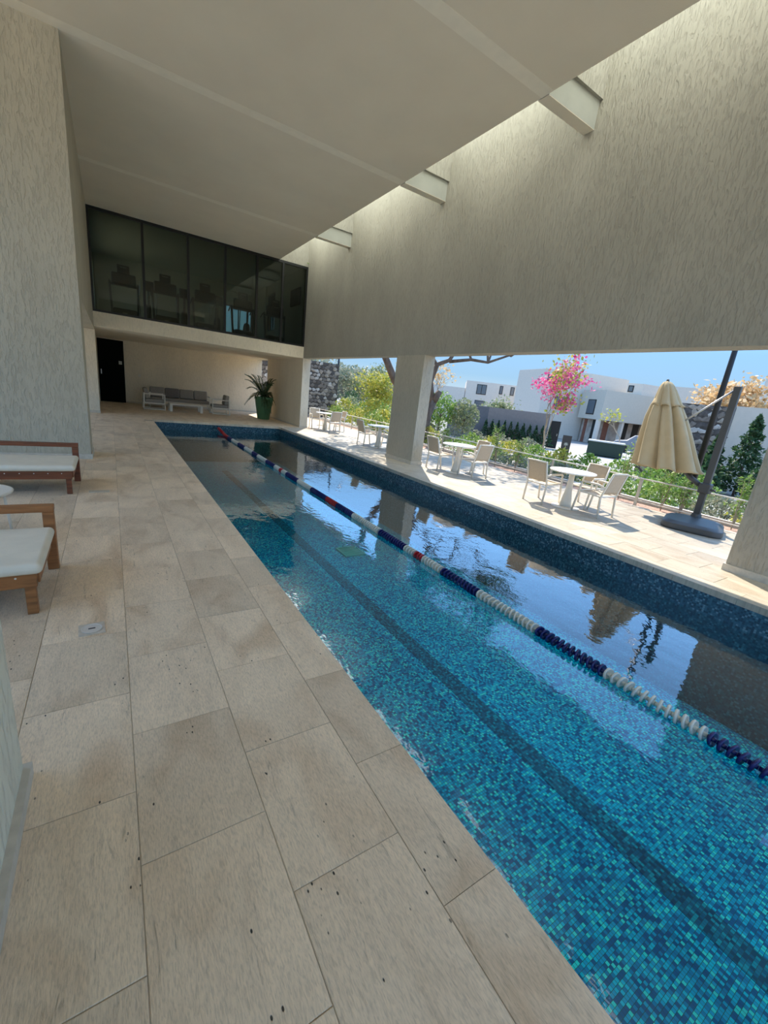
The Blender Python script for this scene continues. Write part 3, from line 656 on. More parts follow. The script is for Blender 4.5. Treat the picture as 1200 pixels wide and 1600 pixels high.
# ---- terrace furniture
def make_chair(label, group):
    t = thing('patio_chair', label, 'chair', (0,0,0), 0, group)      # faces +y, origin under the back legs
    for s in (-1,1):
        MB().tube([(s*.215,0,0),(s*.215,.03,.36),(s*.21,.0,.48),(s*.205,-.09,.79)], .018, 8).build('leg', WHITEM, t, smooth=True)
        MB().tube([(s*.235,.50,0),(s*.235,.44,.38),(s*.235,.42,.55)], .018, 8).build('leg', WHITEM, t, smooth=True)
        MB().tube([(s*.235,.42,.55),(s*.24,.40,.57),(s*.24,.10,.565),(s*.215,-.015,.53)], [.017,.019,.022,.016], 8).build('armrest', WHITEM, t, smooth=True)
    a = MB(); a.tube([(-.215,.03,.37),(.215,.03,.37)], .015, 6); a.tube([(-.235,.46,.39),(.235,.46,.39)], .015, 6); 
    a.tube([(-.22,.03,.37),(-.22,.46,.39)], .015, 6); a.tube([(.22,.03,.37),(.22,.46,.39)], .015, 6); a.build('seat_frame', WHITEM, t)
    b_ = MB(); n = 8; vs = []
    for i in range(n+1):
        for j in range(n+1):
            u, v = i/n, j/n; vs.append((-.21+.42*u, .04+.42*v, .385-.02*sin(pi*u)+.01*v))
    b_.add(vs, [(i*(n+1)+j, (i+1)*(n+1)+j, (i+1)*(n+1)+j+1, i*(n+1)+j+1) for i in range(n) for j in range(n)])
    o = b_.build('seat', TAUPE, t, smooth=True); o.modifiers.new('solid','SOLIDIFY').thickness = .006
    b_ = MB(); vs = []
    for i in range(n+1):
        for j in range(n+1):
            u, v = i/n, j/n; zz = .42+.36*v; yy = (.012-.012*min(1, (zz-.42)/.06)) if zz < .48 else -.09*(zz-.48)/.31
            vs.append((-.205+.41*u, yy-.012*sin(pi*u), zz))
    b_.add(vs, [(i*(n+1)+j, (i+1)*(n+1)+j, (i+1)*(n+1)+j+1, i*(n+1)+j+1) for i in range(n) for j in range(n)])
    o = b_.build('backrest', TAUPE, t, smooth=True); o.modifiers.new('solid','SOLIDIFY').thickness = .006
    MB().tube([(-.205,-.09,.785),(0,-.10,.79),(.205,-.09,.785)], .016, 6).build('top_bar', WHITEM, t, smooth=True)
    return t
def make_table(label):
    t = thing('patio_table', label, 'table', (0,0,0), 0, 'round white patio tables')
    MB().lathe([(0,.655),(.385,.655),(.40,.663),(.40,.678),(.392,.683),(0,.683)], 48).build('table_top', WHITET, t)
    o = MB().lathe([(.0,.02),(.115,.02),(.095,.10),(.062,.30),(.048,.5),(.05,.62),(.10,.655),(0,.655)], 24).build('pedestal', WHITEM, t, smooth=True)
    MB().lathe([(0,0),(.25,0),(.25,.012),(.10,.022),(0,.022)], 40).build('base_plate', WHITEM, t)
    return t
tabs = [((7.02,4.42), 'nearest', 'the closed parasol'), ((7.02,7.5), 'second', 'just right of the middle pillar'), ((7.12,11.35), 'third', 'just left of the middle pillar'), ((7.25,15.75), 'farthest', 'at the far stone wall')]
tb0 = None; ch0 = None
for k, ((x, y), w1, w2) in enumerate(tabs):
    lt = 'round white patio table, %s one, %s' % (w1, 'near '+w2 if k == 0 else w2)
    if tb0 is None: tb0 = make_table(lt); tb0.location = (x, y, 0)
    else: dup(tb0, (x, y, 0), 0, lt)
    for q, (dx, dy, rz, ll) in enumerate(((-.42, .42, rad(-90), 'its back to the pool'), (.78, .02, rad(90), 'on the garden side'), (.10, -.72, rad(-3), 'on the near right side'))):
        if k == 0 and q == 0: dx, dy = -.42, .42
        if k in (3,) and q == 0: dx, dy, rz = -.15, .75, rad(172)
        lab = 'white patio chair with taupe sling at the %s table, %s' % (w1, ll if not (k == 3 and q == 0) else 'facing the viewer')
        if ch0 is None: ch0 = make_chair(lab, 'patio chairs on the terrace'); ch0.location = (x+dx, y+dy, 0); ch0.rotation_euler = (0,0,rz)
        else: dup(ch0, (x+dx, y+dy, 0), rz, lab)

# ---- closed parasol
t = thing('cantilever_parasol', 'closed beige cantilever parasol on a grey mast with a heavy grey base', 'parasol', (8.82, 2.98, 0))
b_ = MB(); pts = []
def rrect(w_, d_, r_, n=6):
    out = []
    for cx, cy, a0 in ((w_/2-r_, d_/2-r_, 0), (-w_/2+r_, d_/2-r_, 90), (-w_/2+r_, -d_/2+r_, 180), (w_/2-r_, -d_/2+r_, 270)):
        for i in range(n+1):
            a = rad(a0 + 90*i/n); out.append((cx+r_*cos(a), cy+r_*sin(a)))
    return out
lay = [(1.0, .86, 0), (1.02, .88, .03), (1.0, .86, .10), (.90, .76, .135), (.82, .66, .145)]
vs = []; n = len(rrect(1,.86,.2))
for w_, d_, z in lay: vs += [(x, y, z) for x, y in rrect(w_, d_, .2)]
fs = [tuple(range(n))[::-1], tuple(range((len(lay)-1)*n, len(lay)*n))]
for i in range(len(lay)-1): fs += [(i*n+j, i*n+(j+1) % n, (i+1)*n+(j+1) % n, (i+1)*n+j) for j in range(n)]
o = b_.add(vs, fs).build('base', DARKG, t, bevel=.01); o.location = (-.42, -.13, 0); o.rotation_euler = (0,0,rad(18))
MB().tube([(0,0,.13),(0,0,.2)], [.09,.07], 16).build('base_collar', DARKG, t)
bx('mast', (-.038,.038,-.052,.052,.14,2.42), DARKG, t, bevel=.008)
bx('crank_housing', (-.075,.075,-.09,.09,.58,.76), DARKG, t, bevel=.02)
MB().tube([(.0,-.09,.66),(0,-.16,.66)], .02, 10).build('crank_knob', DARKG, t)
MB().tube([(0,.08,.70),(-.02,.25,.80),(-.03,.50,1.0),(0.0,.68,1.02)], [.04,.045,.035,.03], 10).build('arm', DARKG, t, smooth=True)
MB().tube([(0,.02,2.38),(-.05,.45,1.95),(-.1,.95,1.45)], .016, 8).build('strut', CHROME, t, smooth=True)
MB().tube([(0.02,.74,.95),(-.1,1.07,2.42)], .02, 8).build('inner_pole', DARKG, t)
cn = MB(); nn = 96; NF = 8
prof = [(.56,.86),(.53,.95),(.47,1.2),(.40,1.5),(.32,1.8),(.24,2.02),(.18,2.14)]
def lean(z): t_ = max(0, (2.46-z)/1.6); return .13*t_, -.36*t_
def fold(i, th): 
    amp = .44*(1-i/len(prof)*.4); return (1.06 - amp*(1-abs(sin(th*NF/2)))**2.2 + .05*sin(th*NF*1.5+i*.3))*(1+.05*sin(3*th+1))
vs = []
for i, (r_, z) in enumerate(prof):
    for j in range(nn):
        th = 2*pi*j/nn; rr = r_*fold(i, th); vs.append((rr*cos(th)+lean(z)[0], rr*sin(th)+lean(z)[1], z + (.06*abs(sin(th*NF/2)) if i == 0 else 0)))
fs = [(i*nn+j, i*nn+(j+1) % nn, (i+1)*nn+(j+1) % nn, (i+1)*nn+j) for i in range(len(prof)-1) for j in range(nn)]
cn.add(vs, fs); o = cn.build('canopy', CANV, t, smooth=True); o.location = (-.1, 1.07, 0); o.modifiers.new('solid','SOLIDIFY').thickness = .008
cn = MB(); prof2 = [(.27,2.0),(.235,2.07),(.195,2.18),(.15,2.30),(.115,2.38),(.07,2.44),(.004,2.47)]
vs = []
for i, (r_, z) in enumerate(prof2):
    for j in range(nn):
        th = 2*pi*j/nn; rr = r_*(1.03-.24*(1-abs(sin(th*NF/2+.5)))**2*(1-i/8)); vs.append((rr*cos(th)+lean(z)[0], rr*sin(th)+lean(z)[1], z + (.04*abs(sin(th*NF/2+.5)) if i == 0 else 0)))
fs = [(i*nn+j, i*nn+(j+1) % nn, (i+1)*nn+(j+1) % nn, (i+1)*nn+j) for i in range(len(prof2)-1) for j in range(nn)]
cn.add(vs, fs); o = cn.build('canopy_cap', CANV, t, smooth=True); o.location = (-.1, 1.07, 0); o.modifiers.new('solid','SOLIDIFY').thickness = .008
MB().lathe([(0,2.45),(.03,2.45),(.02,2.49),(0,2.5)], 12).build('finial', DARKG, t, loc=(-.1,1.07,0))

# ================================================================== garden, street, houses
GZ = -.5
gr = MB(); ys = [-60, -5, 0, 3, 6, 9, 12, 16, 20, 60, 90]
xs = [9.05, 9.8, 10.6, 12.2, 14]
zs = [-.04, -.05, -.10, -.42, GZ]
def strip(name, x0, x1, z0, z1, mat, y0=-30, y1=90): return struct(MB().add([(x0,y0,z0),(x1,y0,z1),(x1,y1,z1),(x0,y1,z0)], [(0,1,2,3)]).build(name, mat))
gro = strip('ground_mulch', 9.05, 9.8, -.035, -.045, MULCH); strip('ground_bed', 9.8, 12.4, -.05, GZ+.06, SOIL)
strip('ground_pavement', 12.4, 17.5, GZ, GZ, STREET); strip('ground_road', 17.5, 120, GZ-.02, GZ-.02, ROAD, -60, 120)
struct(bx('ground_lawn', (9.06, 9.8, .5, 2.45, -.04, -.028), GRASS)); struct(bx('kerb_street', (17.4, 17.6, -30, 90, GZ-.02, GZ+.10), CONC))
struct(bx('ground_base', (-60, 160, -80, 160, -2.2, -1.5), SOIL)); struct(bx('terrace_edge', (9.05, 9.1, -4.6, 24, -.3, .0), BASEST))
struct(bx('kerb_bed', (9.80, 9.92, -4.6, 30, -.3, .05), CONC), 'low concrete kerb of the planting bed')
struct(bx('ground_plaza', (21.0, 36, 9.2, 20, GZ-.015, GZ+.0), STREET)); struct(bx('kerb_plaza', (21, 40, 8.9, 9.2, GZ-.02, GZ+.14), CONC))
# rail
t = thing('garden_rail', 'thin pale metal rail with slim posts along the planting bed', 'railing', (9.22, 0, 0))
MB().tube([(0,-4,.56),(0,22,.56)], .014, 6).build('top_rail', WHITEM, t); MB().tube([(0,-4,.10),(0,22,.10)], .010, 6).build('bottom_rail', WHITEM, t)
pm = MB().box(-.012,.012,-.03,.03,-.05,.56).mesh('post', CHROME)
for k in range(12): inst('post', pm, t, (0, -3.2+k*2.15+.99, 0))
# lamp posts
def lamp(label, loc, h, r_=.06):
    t = thing('lamp_post', label, 'lamp post', loc)
    MB().tube([(0,0,0),(0,0,h)], [r_, r_*.62], 12).build('pole', DARKP, t, smooth=True); MB().lathe([(0,0),(.14,0),(.14,.03),(.08,.06),(0,.06)], 16).build('foot_plate', DARKP, t)
    MB().tube([(0,0,h-.35),(.35,-.5,h-.30),(.5,-.75,h-.32)], .025, 8).build('lamp_arm', DARKP, t); MB().lathe([(0,-.06),(.20,-.05),(.22,0),(.10,.07),(0,.08)], 20).build('lamp_head', DARKP, t, loc=(.5,-.75,h-.34))
    MB().tube([(0,0,h),(0,0,h+.45)], [.03,.008], 8).build('finial', DARKP, t)
    return t
lamp('tall black lamp post right behind the closed parasol', (12.23, 4.43, GZ+.05), 6.3, .075)
lamp('slim black lamp post beside the far stone wall', (13.08, 26.98, GZ), 5.2, .09)

# ---- plants
def leafcloud(pts, size, elong=1.8, seed=0):
    R_ = random.Random(seed); mb = MB()
    for p in pts:
        a = Vector((R_.gauss(0,1), R_.gauss(0,1), R_.gauss(0,.7))).normalized(); b_ = a.orthogonal().normalized(); b_ = (b_*cos(R_.random()*6.28) + a.cross(b_)*sin(R_.random()*6.28))
        s_ = size*R_.uniform(.6,1.3); p = Vector(p); l_ = a*s_*elong/2; w_ = b_*s_/2
        mb.add([p-l_, p+w_, p+l_, p-w_], [(0,1,2,3)])
    return mb
def branches(mb, p, d, L_, r_, depth, R_, tips, spread=.6, up=.25, nseg=3, shrink=.68):
    pts = [p]; dd = d.normalized()
    for i in range(nseg):
        dd = (dd + Vector((R_.uniform(-1,1), R_.uniform(-1,1), R_.uniform(-.6,1)*up))*.22).normalized(); pts.append(pts[-1] + dd*L_/nseg)
    rs = [r_*(1-.35*i/nseg) for i in range(nseg+1)]
    mb.tube(pts, rs, 6 if r_ > .03 else 4, cap=False)
    if depth == 0: tips += [pts[-1], (pts[-1]+pts[-2])/2, pts[1]]; return
    for k in range(R_.choice((2,3,3))):
        ax = Vector((R_.uniform(-1,1), R_.uniform(-1,1), R_.uniform(-.3,1)*up+.1)).normalized()
        branches(mb, pts[-1] if k < 2 else pts[-2], (dd*(1-spread*.5) + ax*spread), L_*shrink*R_.uniform(.8,1.15), rs[-1]*.72, depth-1, R_, tips, spread, up, nseg, shrink)
def tree(name, label, loc, hgt, r_, depth, leaf, nleaf, lsize, bark=BARK, spread=.75, up=.5, seed=1, scat=.3, lean=(0,0), group=None, shrink=.68, first=.35, cat='tree'):
    R_ = random.Random(seed); t = thing(name, label, cat, loc, 0, group); mb = MB(); tips = []
    branches(mb, Vector((0,0,-.05)), Vector((lean[0], lean[1], 1)), hgt*first, r_, depth, R_, tips, spread, up, 3, shrink)
    mb.build('trunk', bark, t, smooth=True)
    if nleaf:
        pts = []
        for k in range(nleaf):
            c_ = R_.choice(tips); pts.append(c_ + Vector((R_.gauss(0,scat), R_.gauss(0,scat), R_.gauss(0,scat*.8))))
        leafcloud(pts, lsize, seed=seed).build('foliage', leaf, t)
    return t, tips
def bush(name, label, loc, rx, ry, hz, leaf, n, ls, seed, group=None, stems=5, cat='shrub', up=False):
    R_ = random.Random(seed); t = thing(name, label, cat, loc, 0, group); mb = MB(); pts = []
    for k in range(stems):
        a = R_.random()*6.28; q = R_.uniform(.2,.8)
        mb.tube([(0,0,-.03),(cos(a)*rx*q*.5, sin(a)*ry*q*.5, hz*.45),(cos(a)*rx*q, sin(a)*ry*q, hz*R_.uniform(.75,1.0))], [.012,.008,.003], 4)
    for k in range(n):
        a = R_.random()*6.28; v = R_.random(); z = hz*(.12+.88*v); f_ = math.sqrt(R_.random())*(math.sin(pi*min(1, .15+.8*v)) if not up else (1.02-v))
        pts.append((cos(a)*rx*f_, sin(a)*ry*f_, z*R_.uniform(.9,1.08)))
    mb.build('stem', BARK, t); leafcloud(pts, ls, seed=seed).build('foliage', leaf, t)
    return t
# slim feathery saplings along the rail
for k, (y, h, r_, l_) in enumerate(((8.5,1.15,.30,'left of the nearest table'), (7.75,.98,.30,'just left of the nearest table, low'), (4.75,1.35,.32,'right of the nearest table, tallest'),
        (3.85,.95,.30,'under the closed parasol, left'), (3.5,.80,.25,'under the closed parasol, right'), (2.62,1.0,.22,'by the near pillar'), (10.9,.9,.3,'behind the second table'), (13.1,1.1,.35,'behind the third table'))):
    R_ = random.Random(50+k); t = thing('sapling', 'feathery green sapling in the rail bed, '+l_, 'sapling', (9.5, y, -.04), 0, 'feathery saplings along the garden rail'); mb = MB(); pts = []
    for s_ in range(4):
        a = R_.random()*6.28; lean = R_.uniform(.1,.6)*r_; top = Vector((cos(a)*lean, sin(a)*lean, h*R_.uniform(.75,1)))
        mb.tube([(0,0,0), top*.5+Vector((0,0,.03)), top], [.011,.008,.003], 5)
        for q in range(9):
            f_ = .35+.65*q/8; b0 = top*f_; aa = R_.random()*6.28; tip = b0 + Vector((cos(aa), sin(aa), .35))*r_*(1.1-.6*f_)
            mb.tube([b0, tip], [.004,.002], 3, cap=False)
            for z in range(13):
                v = R_.random(); pts.append(b0.lerp(tip, v) + Vector((R_.gauss(0,.025), R_.gauss(0,.025), R_.gauss(0,.025))))
    mb.build('stem', BARKL, t); leafcloud(pts, .026, 2.6, 70+k).build('foliage', L_GREEN, t)
# low ground plants in the bed
lows = [(10.6, 5.6, .6, L_GREEN), (10.4, 7.0, .5, L_SAGE), (10.5, 4.3, .55, L_GREEN), (10.5, 3.1, .5, L_SAGE), (10.2, 2.2, .45, L_YEL), (10.3, 8.4, .45, L_SAGE), (10.7, 9.8, .55, L_OLIVE), (10.6, 11.4, .6, L_GREEN),
        (10.6, 13.2, .8, L_YEL), (10.3, 15.0, .9, L_YEL), (10.2, 16.8, 1.0, L_GREEN), (10.4, 18.6, 1.0, L_YEL), (10.0, 20.3, .9, L_GREEN), (11.3, 6.3, .6, L_YEL), (11.4, 4.9, .65, L_GREEN), (11.3, 8.0, .6, L_GREEN), (11.5, 3.6, .6, L_OLIVE), (11.6, 10.6, .6, L_GREEN)]
for k, (x, y, h, lf) in enumerate(lows):
    nm = {id(L_GREEN): 'green', id(L_SAGE): 'grey-green', id(L_YEL): 'yellow-green', id(L_OLIVE): 'olive'}[id(lf)]
    sz = 'near' if y < 5 else 'middle' if y < 10 else 'far'
    cnt_ = globals().setdefault('CN', {}); cnt_[(sz,nm)] = cnt_.get((sz,nm), -1)+1
    bush('bed_shrub', 'low %s shrub in the %s part of the bed, %s of its colour there' % (nm, sz, ORD[cnt_[(sz,nm)]]), (x, y, -.06-(x-9.8)*.14), .62, .8, h, lf, 650, .05, 100+k, group='%s %s bed shrubs' % (sz, nm))
# roadside hedge of yellow-green bushes
for k in range(9):
    x, y = 13.3+.12*k, 13.5-1.05*k
    bush('roadside_shrub', '%s roadside shrub, %s from the left in the row across the pavement' % ('yellow green' if k in (1,2,4) else 'fresh green', ORD[k]), (x, y, GZ), .75, .75, .95, L_YEL if k in (1,2,4) else L_GREEN, 650, .07, 200+k, group='row of roadside shrubs across the pavement')
for k in range(6):
    bush('roadside_shrub', 'silver green bush, %s from the left in the row before the grey wall' % ORD[k], (14.2+.55*k, 19.6-1.25*k, GZ), .8, .8, .9, L_SAGE, 600, .07, 230+k, group='bushes before the grey garden wall')
for k, (x, y, h, r_, lf) in enumerate(((11.6,19.2,1.7,1.1,L_YEL),(12.6,21.6,1.6,1.2,L_GREEN),(11.8,23.0,1.5,1.1,L_YEL),(14.2,23.2,1.7,1.3,L_GREEN),(13.6,25.6,1.6,1.3,L_OLIVE),(16.0,25.5,1.9,1.5,L_GREEN),(15.2,28.6,2.0,1.5,L_DARK),(18.2,28.0,2.0,1.6,L_OLIVE),(11.0,17.4,1.3,.9,L_YEL))):
    bush('garden_bush', 'tall bushy %s, %s counted from the far stone wall outwards' % ('yellow green bush' if lf is L_YEL else 'dark bush' if lf is L_DARK else 'green bush', ORD[k]), (x, y, GZ+.15), r_, r_, h, lf, 900, .085, 400+k, group='tall bushes beyond the far tables')
for k, (x, y, h, r_) in enumerate(((20,48,6,5),(27,50,5.5,5),(34,58,6,6),(14,52,6.5,5))):
    R_ = random.Random(500+k); t = thing('distant_tree', 'broad hazy green tree on the far horizon, %s from the left' % ORD[(3,0,1,2)[k] if False else {0:1,1:2,2:3,3:0}[k]], 'tree', (x, y, GZ)); mb = MB(); mb.tube([(0,0,0),(0,0,h*.6)], [.3,.2], 6); mb.build('trunk', BARK, t)
    pts = []
    for q in range(2600):
        d_ = Vector((R_.gauss(0,1), R_.gauss(0,1), R_.gauss(0,1))).normalized()*(.5+.5*R_.random()); pts.append((d_.x*r_, d_.y*r_, h*.55+d_.z*h*.45))
    leafcloud(pts, .30, 1.6, 500+k).build('foliage', L_SAGE, t)
# wall hedge at the grey wall
for k in range(11):
    f_ = k/10; bush('wall_shrub', 'dark upright shrub, %s from the left along the brown garden wall' % ORD[k], (21.2+2.6*f_, 20.4-3.1*f_, GZ), .42, .42, 1.35, L_DARK, 380, .08, 260+k, group='dark shrubs at the foot of the brown wall', up=True)
# round street trees
def ball_tree(label, loc, h, r_, leaf, n, seed, ls=.09):
    t = thing('street_tree', label, 'tree', loc); R_ = random.Random(seed); mb = MB(); mb.tube([(0,0,-.05),(0.02,0,h-r_)], [.05,.03], 6)
    for k in range(7):
        a = k*.9; mb.tube([(0,0,h-r_*1.5),(cos(a)*r_*.6, sin(a)*r_*.6, h-r_*.7)], [.02,.008], 4, cap=False)
    mb.build('trunk', BARK, t); pts = []
    for k in range(n):
        d_ = Vector((R_.gauss(0,1), R_.gauss(0,1), R_.gauss(0,1))).normalized()*r_*(.45+.55*R_.random()); pts.append((d_.x, d_.y, h-r_*1.05+d_.z*1.15))
    leafcloud(pts, ls, seed=seed).build('foliage', leaf, t); return t
ball_tree('small round green tree before the dark garden wall', (16.4, 17.5, GZ), 2.45, .85, L_OLIVE, 1500, 11)
ball_tree('bushy green tree right beside the big leaning trunk', (15.5, 18.5, GZ), 2.7, .95, L_GREEN, 1400, 12)
ball_tree('yellow green young tree behind the nearest part of the rail bed, low crown', (14.6, 18.9, GZ), 1.5, .7, L_YEL, 700, 13)
# big mesquite tree behind the middle pillar
t = thing('big_leaning_tree', 'big old tree with dark crooked trunk behind the middle pillar', 'tree', (10.68, 13.28, -.15))
mb = MB(); tips = []; R_ = random.Random(5)
mb.tube([(-.25,.2,-.15),(-.18,.14,.6),(-.15,.1,1.2),(-.02,-.02,1.8)], [.28,.22,.19,.15], 10); mb.tube([(-.02,-.02,1.75),(.14,-.14,2.18)], [.15,.12], 8)
mb.tube([(-.18,.14,.7),(-.7,.5,1.6),(-1.32,.95,2.4),(-1.70,1.2,3.2),(-1.85,1.4,4.2)], [.2,.17,.15,.13,.11], 8)
mb.tube([(-.05,.0,1.6),(-.2,.12,2.5),(-.05,.0,3.15),(.3,-.25,3.35),(.5,-.45,3.9)], [.14,.12,.09,.075,.06], 8)
for p, d, L_, r_ in (((.5,-.45,3.85),(.6,-.6,.9),1.3,.06), ((.5,-.45,3.85),(-.1,-.1,1),1.4,.06), ((-.05,0,3.1),(-.3,.4,1),1.5,.07), ((-1.85,1.4,4.15),(-.3,.3,1),1.4,.09), ((-1.85,1.4,4.15),(.5,-.5,.9),1.5,.08), ((-1.8,1.3,3.9),(-.8,.7,.5),1.3,.06)):
    branches(mb, Vector(p), Vector(d), L_, r_, 4, R_, tips, .7, .7, 3, .76)
mb.tube([(.3,-.25,3.3),(.9,-.8,3.45),(1.3,-1.3,3.4),(1.9,-1.8,3.75)], [.07,.06,.05,.04], 6)
for p, d in (((1.9,-1.8,3.7),(.6,-.7,.9)), ((1.3,-1.3,3.4),(.1,.1,1)), ((.9,-.8,3.45),(-.2,.2,1)), ((1.3,-1.3,3.4),(.9,.3,.8)), ((1.9,-1.8,3.7),(-.2,-.7,1))):
    branches(mb, Vector(p), Vector(d), 1.15, .045, 4, R_, tips, .85, .5, 3, .76)
mb.build('trunk', BARK, t, smooth=True)
pts = [R_.choice(tips) + Vector((R_.gauss(0,.22), R_.gauss(0,.22), R_.gauss(0,.18))) for k in range(13000)]
pts = [p for p in pts if p.z > 3.75]
leafcloud(pts, .085, 1.8, 5).build('foliage', L_MESQ, t)
# pink flowering tree
t, tips = tree('flowering_tree', 'slender tree covered in pink flowers before the white house', (16.2, 11.8, GZ), 5.4, .06, 4, L_PINK, 1000, .085, BARKL, .42, 1.2, 31, .17, (-.10,.16), shrink=.74, first=.30)
R_ = random.Random(9); leafcloud([R_.choice(tips[:len(tips)//2]) + Vector((R_.gauss(0,.2), R_.gauss(0,.2), R_.gauss(0,.2))) for k in range(600)], .09, 1.6, 9).build('leaves', L_YEL, t)
tree('golden_tree', 'pale golden leaved tree behind the dark stone wall', (24.4, 8.9, GZ), 5.3, .10, 4, L_GOLD, 2800, .13, BARKL, .7, .5, 41, .28, shrink=.72)
tree('bare_tree', 'nearly bare tree with a few yellow leaves beside the big trunk', (22.0, 26.2, GZ), 4.8, .13, 5, L_GOLD, 260, .14, BARKL, .8, .6, 43, .2, shrink=.74)
tree('olive_tree', 'soft olive coloured tree behind the grey garden wall', (25.6, 22.6, GZ), 3.0, .12, 4, L_OLIVE, 2600, .14, BARK, .9, .3, 45, .45, shrink=.75)
tree('slender_street_tree', 'thin almost leafless young tree before the cream house', (30.5, 16.2, GZ), 3.6, .06, 4, L_YEL, 90, .12, BARKL, .7, .8, 47, .15)
tree('yellow_green_tree', 'bright yellow green tree left of the middle pillar', (12.4, 20.8, -.3), 2.9, .07, 4, L_YEL, 2200, .09, BARK, .7, .6, 51, .28, shrink=.72)
tree('hazy_tree', 'thin grey green tree beyond the slim lamp post', (16.2, 31.3, GZ), 4.4, .12, 5, L_SAGE, 2600, .12, BARK, .8, .5, 53, .35, shrink=.74)
tree('hazy_tree', 'thin grey green tree left of the dark grey box building', (18.6, 30.0, GZ), 3.9, .12, 5, L_OLIVE, 2400, .12, BARK, .8, .5, 55, .35, shrink=.74)
for k, (x, y, h, r_) in enumerate(((19.25, 5.6, 2.9, .8), (18.9, 6.45, 2.1, .6))):
    t = thing('conifer', ['dark green conifer before the white wall, the taller one', 'dark green conifer beside the stone wall, the shorter one'][k], 'tree', (x, y, GZ)); R_ = random.Random(300+k); mb = MB(); mb.tube([(0,0,0),(0,0,h)], [.05,.01], 6); mb.build('trunk', BARK, t)
    pts = []
    for q in range(2400):
        v = R_.random(); a = R_.random()*6.28; f_ = (1-v)**.8*(.4+.6*R_.random())*(1+.25*sin(v*40+a*2)); pts.append((cos(a)*r_*f_, sin(a)*r_*f_, .15+v*(h-.1)))
    leafcloud(pts, .075, 2.2, 300+k).build('foliage', L_DARK, t)
for k, (x, y) in enumerate(((18.1, 7.4), (17.9, 6.3), (18.4, 4.6))): bush('leafy_plant', ['dark leafy plant nearest the stone wall, behind the lamp post','dark leafy plant in front of the shorter conifer','dark leafy plant by the taller conifer at the right'][k], (x, y, GZ), .8, .8, 1.3, L_DARK, 700, .12, 320+k, group='dark leafy plants at the foot of the right stone wall')

# ---- rubble stone walls
def stone_mesh(seed, mat):
    R_ = random.Random(seed); n = R_.choice((4,5,5,6)); vs = []; fs = []
    for s_, dz in ((1.0, 0), (.86, .45), (.5, .62)):
        for j in range(n):
            a = 2*pi*j/n + R_.uniform(-.4,.4); rr = s_*R_.uniform(.34,.62); vs.append((rr*cos(a), -dz*.16, rr*sin(a)))
    for i in range(2): fs += [(i*n+j, (i+1)*n+j, (i+1)*n+(j+1) % n, i*n+(j+1) % n) for j in range(n)]
    fs.append(tuple(2*n+j for j in range(n))[::-1])
    return MB().add(vs, fs).mesh('stone', mat)
SMESH = [stone_mesh(k, STONES[(0,1,1,2,1,0,2,3,2,1)[k % 10]]) for k in range(20)]
def rubble(name, label, p0, p1, z0, z1, s_, seed, mx):
    p0, p1 = Vector((*p0, 0)), Vector((*p1, 0)); d_ = (p1-p0); L_ = d_.length; ang = math.atan2(d_.y, d_.x); R_ = random.Random(seed)
    t = thing(name, label, 'wall', (p0.x, p0.y, 0), ang); bx('core', (0, L_, .02, .45, z0, z1), MORT, t)
    nx = int(L_/s_)+1; nz = int((z1-z0)/(s_*.8))+1; cnt = 0
    for i in range(nx):
        for j in range(nz):
            x = (i+.5+(.5 if j % 2 else 0))*L_/nx + R_.uniform(-.08,.08)*s_; z = z0+(j+.5)*(z1-z0)/nz+R_.uniform(-.08,.08)*s_
            if x > L_-.03 or cnt >= mx: continue
            inst('stone', SMESH[R_.randrange(20)], t, (x, .02, z), (0, R_.uniform(-.4,.4)+(0 if R_.random()<.5 else pi), 0), (s_*R_.uniform(.8,1.5), s_*R_.uniform(.6,1.1), s_*R_.uniform(.6,1.15))); cnt += 1
    return t
rubble('rubble_stone_wall', 'brown rubble stone wall at the far left of the terrace', (6.85, 24.1), (11.75, 24.1), -.1, 3.12, .27, 3, 290)
rubble('rubble_stone_wall', 'dark rubble stone wall behind the lamp post', (19.9, 9.6), (20.9, 6.9), GZ, 2.75, .30, 4, 200)
o = tag(MB().prism([(20.92,6.92),(21.9,3.2),(22.1,3.3),(21.1,7.0)], GZ, 2.8).build('garden_wall', HOUSEW), 'plain white garden wall at the right behind the conifers', 'wall')
o = tag(MB().prism([(19.73,22.6),(21.64,20.78),(21.85,21.0),(19.9,22.85)], GZ, 1.70).build('garden_wall', HGREY), 'dark grey garden wall section behind the round tree', 'wall')
o = tag(MB().prism([(21.64,20.78),(24.2,17.73),(24.4,17.9),(21.85,21.0)], GZ, 1.70).build('garden_wall', HBROWN), 'brown grey garden wall with dark shrubs at its foot', 'wall')
t = thing('garden_gate', 'dark gate at the right end of the brown grey garden wall', 'gate', (24.30, 17.66, GZ), math.atan2(-.45,.36))
bx('gate_leaf', (0,.62,0,.06,.03,1.8), BLACKF, t); bx('gate_handle', (.5,.53,-.03,0,.85,1.0), CHROME, t)
o = tag(MB().prism([(20.3,34.45),(22.3,33.2),(24.5,36),(22.4,37.5)], GZ, 2.45).build('dark_building', HGREY), 'plain dark grey box building seen left of the middle pillar', 'building')

